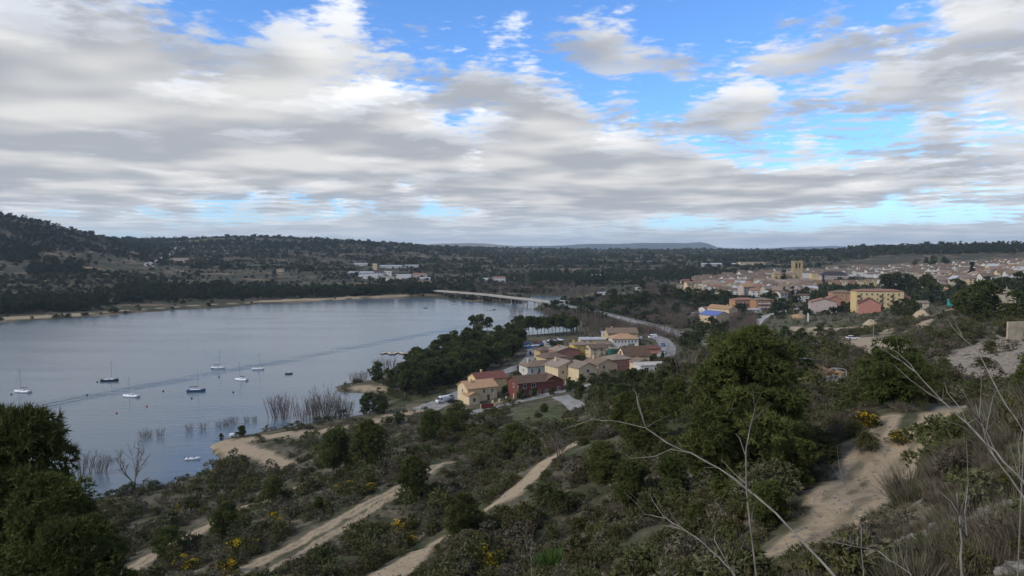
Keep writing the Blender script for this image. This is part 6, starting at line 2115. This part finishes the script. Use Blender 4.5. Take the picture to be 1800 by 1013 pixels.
# ------------------------------------------------------------------ stones
def stone_mesh(seed):
    g = random.Random(seed)
    ico = [(0, 0, 1), (.89, 0, .45), (.28, .85, .45), (-.72, .53, .45), (-.72, -.53, .45), (.28, -.85, .45), (.72, .53, -.45), (-.28, .85, -.45), (-.89, 0, -.45), (-.28, -.85, -.45), (.72, -.53, -.45), (0, 0, -1)]
    fs = [(0, 1, 2), (0, 2, 3), (0, 3, 4), (0, 4, 5), (0, 5, 1), (1, 6, 2), (2, 7, 3), (3, 8, 4), (4, 9, 5), (5, 10, 1), (6, 7, 2), (7, 8, 3), (8, 9, 4), (9, 10, 5), (10, 6, 1), (11, 7, 6), (11, 8, 7), (11, 9, 8), (11, 10, 9), (11, 6, 10)]
    v = [(a * g.uniform(.7, 1.25), b * g.uniform(.6, 1.0), c * g.uniform(.4, .75)) for a, b, c in ico]
    return MB().add(v, fs).mesh('stone', M['rock'])


M['rock'] = mat('limestone', (0.19, 0.178, 0.158), 0.95, 0.3, 5.0, rand=0.3, bump=0.4)
ST = [stone_mesh(i) for i in range(7)]
k = 0
while k < 560:
    a, b = tp.uniform(1430, 1800), tp.uniform(835, 1010)
    if b < 1013 - (a - 1400) * 0.42 + 20 or b > 1010: continue
    x_, y_, z_ = hit(a, b)
    s = min(abs(tp.gauss(0, 1)) * .085 + .03, .3, .011 * math.hypot(x_, y_))
    link('stone', tp.choice(ST), ground, (x_, y_, z_ + s * .15), (tp.uniform(-.4, .4), tp.uniform(-.4, .4), tp.uniform(0, 6.28)), (s, s, s))
    k += 1
for _ in range(36):
    x_, y_, z_ = hit(tp.uniform(1230, 1340), tp.uniform(960, 1005))
    s = tp.uniform(.08, .24)
    link('stone', tp.choice(ST), ground, (x_, y_, z_ + s * .15), (tp.uniform(-.4, .4), tp.uniform(-.4, .4), tp.uniform(0, 6.28)), (s, s, s))
gx_, gy_ = polar_pts(9000, 18, 130, -42, 45)
gd_, _, _ = masks(gx_, gy_)
gk = gd_ > .5
scatter('track_gravel', 'loose stones lying on the pale tracks', 'gravel', np.stack([gx_[gk], gy_[gk], gz_v(gx_[gk], gy_[gk])], 1), rng.uniform(.03, .13, int(gk.sum())), ST[1])
gk = (gd_ > .3) & (rng.uniform(0, 1, len(gd_)) < .09)
scatter('track_weeds', 'small weeds growing on the pale tracks', 'weeds', np.stack([gx_[gk], gy_[gk], gz_v(gx_[gk], gy_[gk]) - .02], 1), rng.uniform(.1, .36, int(gk.sum())), COV['grass'][0])
q0 = np.array(ROCK_W[0]); lo_q, hi_q = q0.min(0), q0.max(0)
qx, qy = rng.uniform(lo_q[0], hi_q[0], 2600), rng.uniform(lo_q[1], hi_q[1], 2600)
kq = in_poly(qx, qy, ROCK_W[0]) & (fbm(qx / 7, qy / 7, 3, 71) > .44)
qx, qy = qx[kq], qy[kq]
scatter('slope_rubble', 'loose pale stones on the bare slope at right', 'rubble', np.stack([qx, qy, gz_v(qx, qy)], 1), np.clip(np.exp(rng.normal(-1.3, .6, len(qx))), .08, 1.1), ST[3])
# spoil heaps
for a, b, w, h, lb, c in ((1535, 577, 9, 4.0, 'pale gravel heap on the waste ground', 'sand'), (1405, 560, 11, 2.6, 'orange earth heap beside the white wall end', 'earth'), (1625, 557, 9, 3.4, 'pale spoil heap beside the dirt road', 'sand'), (1452, 686, 8, 2.4, 'ochre rock outcrop on the slope behind the largest pine', 'earth'), (1486, 694, 7, 1.8, 'grey rock outcrop right of the ochre one', 'rock'), (1490, 575, 12, 3.0, 'grassy mound on the waste ground', 'green')):
    g = random.Random(int(a))
    v, f = [], []
    nr, ns = 9, 26
    for i in range(nr):
        t = i / (nr - 1)
        for j in range(ns):
            an = j / ns * 2 * math.pi
            q = (1 - t) * w * .5 * (1 + .22 * math.sin(an * 2 + a) + g.uniform(-.10, .10))
            rg = 'outcrop' in lb
            q *= 1 + (.35 * math.sin(an * 3.1 + t * 4) + g.uniform(-.25, .25)) * rg
            v.append((q * math.cos(an), q * math.sin(an) * .8, h * (math.sin(t * math.pi / 2) ** (.55 if rg else 1.3)) * (1 + g.uniform(-.08, .08) * (2.6 if rg else 1)) - 1.2 * (i == 0)))
    for i in range(nr - 1):
        for j in range(ns):
            f.append((i * ns + j, i * ns + (j + 1) % ns, (i + 1) * ns + (j + 1) % ns, (i + 1) * ns + j))
    m_ = {'sand': mat('pale_spoil', (0.40, 0.32, 0.215), .95, .2, .8, bump=.4), 'earth': mat('ochre_earth', (0.36, 0.24, 0.13), .95, .3, .8, bump=.5), 'rock': M['rock'], 'green': mat('grassy_earth', (0.075, 0.08, 0.035), .95, .3, .8, bump=.4)}[c]
    x_, y_, z_ = hit(a, b)
    tag(MB().add(v, f).build('rock_outcrop' if 'outcrop' in lb else 'earth_heap', m_, None, 'outcrop' not in lb, loc=(x_, y_ + w * .3, gz(x_, y_ + w * .3))), lb, 'rock' if 'outcrop' in lb else 'heap')

# ------------------------------------------------------------------ dead stems in front of the camera
def stem(label, main, branches=(), d0=2.6, d1=4.6, r0=.0085, name='dead_stem'):
    """main: pixel course from the root; the root stands on the ground"""
    r0 = r0 * 0.62
    n = len(main)
    pts = [Vector(PD(a, b, d0 + (d1 - d0) * i / (n - 1))) for i, (a, b) in enumerate(main)]
    root = Vector((pts[0].x, pts[0].y, gz(pts[0].x, pts[0].y) - .05))
    chain = [root] + pts if root.z < pts[0].z - .02 else pts
    sm = [chain[0]]
    for p, q in zip(chain[:-1], chain[1:]):
        for t in (.33, .67, 1): sm.append(p.lerp(q, t) + Vector((tp.uniform(-1, 1), 0, tp.uniform(-1, 1))) * .004)
    e = empty(name, root)
    k = len(sm)
    MB().tube([p - root for p in sm], [r0 * (1 - .72 * i / (k - 1)) * tp.uniform(.82, 1.22) for i in range(k)], 6).build('stalk', M['dead_wood'], e, True)
    for br in branches:
        j, course = br
        dj = d0 + (d1 - d0) * j / (n - 1)
        bp = [pts[j]] + [Vector(PD(a, b, dj + .12 * (i + 1))) for i, (a, b) in enumerate(course)]
        MB().tube([p - root for p in bp], [r0 * .5 * (1 - .7 * i / (len(bp) - 1)) for i in range(len(bp))], 5).build('twig', M['dead_wood'], e, True)
    for _ in range(9):
        j = tp.randrange(3, k)
        p0 = sm[j]; dd = (sm[j] - sm[j - 1]).normalized()
        dd = (dd * .6 + Vector((tp.uniform(-1, 1), tp.uniform(-.6, .6), tp.uniform(-.3, 1)))).normalized()
        ln = tp.uniform(.04, .16)
        q1 = p0 + dd * ln * .5 + Vector((0, 0, ln * .08)); q2 = q1 + (dd + Vector((tp.uniform(-.4, .4), 0, tp.uniform(0, .5)))) * ln * .5
        MB().tube([p0 - root, q1 - root, q2 - root], [r0 * .28, r0 * .2, r0 * .1], 4).build('twig', M['dead_wood'], e, True)
    tag(e, label, 'dead stem', 'dead stems close to the camera')


stem('long arching dead stem crossing the largest pine', [(1520, 1075), (1460, 1005), (1400, 940), (1345, 885), (1290, 840), (1215, 797), (1172, 778), (1135, 752), (1075, 740), (1040, 738)],
     [(7, [(1122, 715), (1118, 690), (1112, 684)]), (7, [(1120, 700), (1124, 692)]), (5, [(1180, 790), (1150, 803), (1110, 806), (1098, 798)]), (9, [(1020, 745), (990, 755)]), (9, [(1050, 722), (1040, 705)]), (4, [(1262, 822), (1237, 822)])], 2.6, 4.8, .011)
stem('upright dead stem with forked tip before the largest pine', [(1340, 1090), (1322, 960), (1312, 850), (1310, 800), (1318, 755), (1326, 720), (1324, 702)], [(5, [(1334, 732), (1338, 725)]), (3, [(1300, 770), (1292, 762)]), (2, [(1290, 832), (1268, 808)])], 3.0, 3.6, .008)
stem('low dead stem at bottom centre leaning left', [(1310, 1060), (1286, 1003), (1250, 968), (1210, 935), (1170, 912), (1136, 904)], [(4, [(1150, 885), (1141, 868)]), (3, [(1180, 925), (1160, 924)]), (1, [(1256, 950), (1258, 930)])], 2.6, 3.4, .008)
stem('thick broken dead stalk at lower right', [(1690, 1080), (1692, 1000), (1688, 930), (1682, 866)], [(2, [(1700, 945), (1696, 900), (1702, 850), (1699, 775)])], 2.4, 2.5, .012)
stem('long dead stem slanting up at the right edge', [(1900, 960), (1800, 850), (1750, 795), (1700, 745), (1655, 705), (1610, 655), (1575, 628), (1545, 612)],
     [(4, [(1630, 690), (1600, 668), (1570, 640)]), (3, [(1690, 720), (1665, 690), (1660, 672)]), (5, [(1600, 640), (1575, 618), (1560, 612)]), (2, [(1735, 760), (1710, 730)]), (3, [(1720, 735), (1740, 715)])], 2.8, 4.2, .010)
stem('second dead stem crossing at the right edge', [(1880, 1000), (1790, 860), (1745, 800), (1730, 760), (1715, 710)], [(2, [(1730, 775), (1745, 700), (1757, 675)]), (3, [(1722, 730), (1725, 680), (1724, 640)])], 2.9, 3.6, .009)
stem('forked pale dead branch over the dirt road at right', [(1800, 760), (1755, 690), (1720, 620), (1694, 596), (1672, 572), (1660, 556)], [(3, [(1682, 575), (1676, 552)])], 3.6, 5.2, .007)
stem('thin dead stem at the bottom right of the sandy path', [(1620, 1080), (1600, 1010), (1545, 970), (1480, 955), (1400, 945)], [(1, [(1590, 985), (1598, 960)])], 2.6, 3.0, .006)
stem('thin dead twig standing in the sand at lower right', [(1520, 1040), (1513, 930), (1500, 880), (1480, 840), (1472, 812)], [], 3.0, 3.6, .005)
stem('slim dead stalk at the far right border', [(1820, 1000), (1795, 850), (1790, 780), (1800, 740)], [(1, [(1780, 800), (1770, 770)])], 3.0, 3.4, .006)
stem('short dead twig at bottom left of centre', [(940, 1060), (935, 1000), (932, 975), (938, 960)], [], 3.0, 3.2, .005)

# ------------------------------------------------------------------ far mountains
def ridge(name, prof, d, depth, m):
    v, f = [], []
    n = len(prof)
    for k, (off, hk) in enumerate(((0, 0), (.35, .75), (.6, 1.0), (1.0, .9), (2.2, 0))):
        for i, (px, py) in enumerate(prof):
            x_, y_, z_ = PD(px, py, d)
            h = z_ - 20
            v.append((x_ * (1 + off * depth / d), y_ + off * depth, 20 + h * hk * (1 + (vnoise(np.array([i * 1.7]), np.array([k * 3.1]), 5)[0] - .5) * (.12 if 0 < k < 4 and hk < 1 else 0))))
    for k in range(4):
        for i in range(n - 1):
            f.append((k * n + i, k * n + i + 1, (k + 1) * n + i + 1, (k + 1) * n + i))
    o = MB().add(v, f).build(name, m, None, True)
    tag(o, kind='structure')


def prof(pts, step=6):
    out = []
    for (x0, y0), (x1, y1) in zip(pts[:-1], pts[1:]):
        k = max(1, int(abs(x1 - x0) / step))
        for i in range(k):
            t = i / k
            out.append((x0 + (x1 - x0) * t, y0 + (y1 - y0) * t + tp.uniform(-.35, .35)))
    return out + [pts[-1]]


M['mount'] = mat('far_mountain', (0.085, 0.085, 0.06), 1.0, 0.3, 0.004)
M['mount_sunlit'] = mat('far_sunlit_mountain', (0.22, 0.19, 0.14), 1.0, 0.25, 0.004)  # lighter mountain colour: the sunlight on the left mesa is painted in
ridge('sunlit_mesa', prof([(735, 442), (745, 434), (752, 429), (780, 427.5), (830, 427), (860, 428), (890, 431), (930, 436), (960, 442)]), 9000, 900, M['mount_sunlit'])
ridge('mountain', prof([(800, 443), (880, 433), (960, 432), (1000, 430.5), (1030, 428.5), (1080, 428.5), (1120, 426.5), (1180, 426.5), (1205, 427), (1230, 424.8), (1245, 428), (1262, 435), (1300, 437), (1380, 437), (1400, 443)]), 11500, 1200, M['mount'])
ridge('low_mountain', prof([(1300, 443), (1340, 437), (1400, 434), (1450, 433), (1465, 431.5), (1480, 433), (1540, 433), (1640, 432), (1720, 432.5), (1800, 432), (1900, 433), (2100, 438), (2200, 443)]), 14000, 1200, M['mount'])
ridge('back_hills', prof([(-300, 440), (-100, 420), (100, 424), (240, 417), (300, 416), (360, 417), (440, 430), (520, 442)]), 4500, 900, M['mount'])
for i, a in enumerate((1040, 1062, 1166, 1187, 1214)):
    x_, y_, z_ = PD(a, 427, 11900)
    r = empty('radio_mast', (x_, y_, z_ - 30))
    MB().tube([(0, 0, 0), (0, 0, 75 + 25 * (i in (1, 3)))], [2.2, .8], 5).build('pole', M['mast'], r)
    tag(r, 'thin mast on the far blue mesa, %s from left' % ('first', 'second', 'third', 'fourth', 'fifth')[i], 'mast', 'masts on the far mesa')

# ------------------------------------------------------------------ air
hz = MB().box(-16500, 16500, -16500, 17500, -12, 330).build('haze', None)
hm = bpy.data.materials.new('haze')
hm.use_nodes = True
nt = hm.node_tree
nt.nodes.remove(nt.nodes['Principled BSDF'])
pv = nt.nodes.new('ShaderNodeVolumePrincipled')
pv.inputs['Color'].default_value = (0.62, 0.79, 1.0, 1)
pv.inputs['Density'].default_value = 6.0e-5
pv.inputs['Anisotropy'].default_value = 0.1
nt.links.new(pv.outputs[0], nt.nodes['Material Output'].inputs['Volume'])
hz.data.materials.append(hm)
tag(hz, 'thin blue air haze over the valley', 'haze', kind='stuff')

# ------------------------------------------------------------------ which one is which: relate look-alikes to what stands near
LM = [(1548, 530, 'yellow apartment block'), (1310, 535, 'orange brick flats'), (1262, 560, 'blue roofed house'), (1679, 530, 'turquoise kiosk'), (1782, 530, 'hermitage'), (1390, 495, 'church'), (1592, 530, 'maroon roofed house'), (1452, 540, 'pink roofed terrace'), (1498, 597, 'lone white car'),
      (1666, 512, 'small yellow house'), (1350, 592, 'low red roofed building'), (1468, 488, 'mansard building'), (1100, 540, 'embankment road'), (1415, 526, 'white two storey house'),
      (838, 695, 'orange roofed villa'), (932, 685, 'red brick villa'), (1000, 655, 'large cream villa'), (1021, 616, 'yellow villa'), (1116, 630, 'steep brown roof'), (1098, 604, 'white restaurant'), (1148, 645, 'white carport'), (960, 608, 'storage yard'), (1088, 645, 'rose villa'), (940, 652, 'white villa'),
      (1310, 760, 'largest pine'), (1600, 790, 'sandy path'), (900, 865, 'broad pale track'), (560, 935, 'double track'), (360, 930, 'lowest track'), (430, 800, 'sandy point'), (620, 790, 'pair of dark pines'), (816, 900, 'pine with bare trunk'), (960, 725, 'green plot'), (60, 850, 'corner pine'), (1090, 700, 'pine belt'), (1100, 900, 'pine thicket'), (850, 800, 'round pine')]
ORD = ['first', 'second', 'third', 'fourth', 'fifth', 'sixth', 'seventh', 'eighth', 'ninth', 'tenth', 'eleventh', 'twelfth']
tops = [o for o in bpy.data.objects if o.parent is None and o.get('label') and not o.get('kind')]


def dups():
    dd = {}
    for o in tops: dd.setdefault(o['label'], []).append(o)
    return {k: v for k, v in dd.items() if len(v) > 1}


for lb, os_ in dups().items():
    if os_[0]['category'] not in ('tree', 'shrub') or 'row against' in lb or 'poplar' in lb or 'grove' in lb: continue
    short = lb.split(' on the ')[0].split(' between ')[0].split(' among ')[0].split(' at the ')[0].split(' in the ')[0].split(' about ')[0].split(' along ')[0]
    for o in os_:
        a, b = proj(*o.location)
        l_ = min(LM, key=lambda q: (q[0] - a) ** 2 + ((q[1] - b) * 1.6) ** 2)
        dx, dy = a - l_[0], (b - l_[1]) * 1.6
        rel = ('right of' if dx > 0 else 'left of') if abs(dx) > abs(dy) else ('below' if dy > 0 else 'above')
        o['label'] = '%s %s the %s' % (short, rel, l_[2])
for lb, os_ in dups().items():
    if len(os_) <= 12 or 'row against' in lb:
        os_.sort(key=lambda o: proj(*o.location)[0])
        for i, o in enumerate(os_):
            if i < 12 and len(lb.split()) <= 13: o['label'] = lb + ', %s from left' % ORD[i]
for lb, os_ in dups().items():
    for o in os_: o['group'] = lb
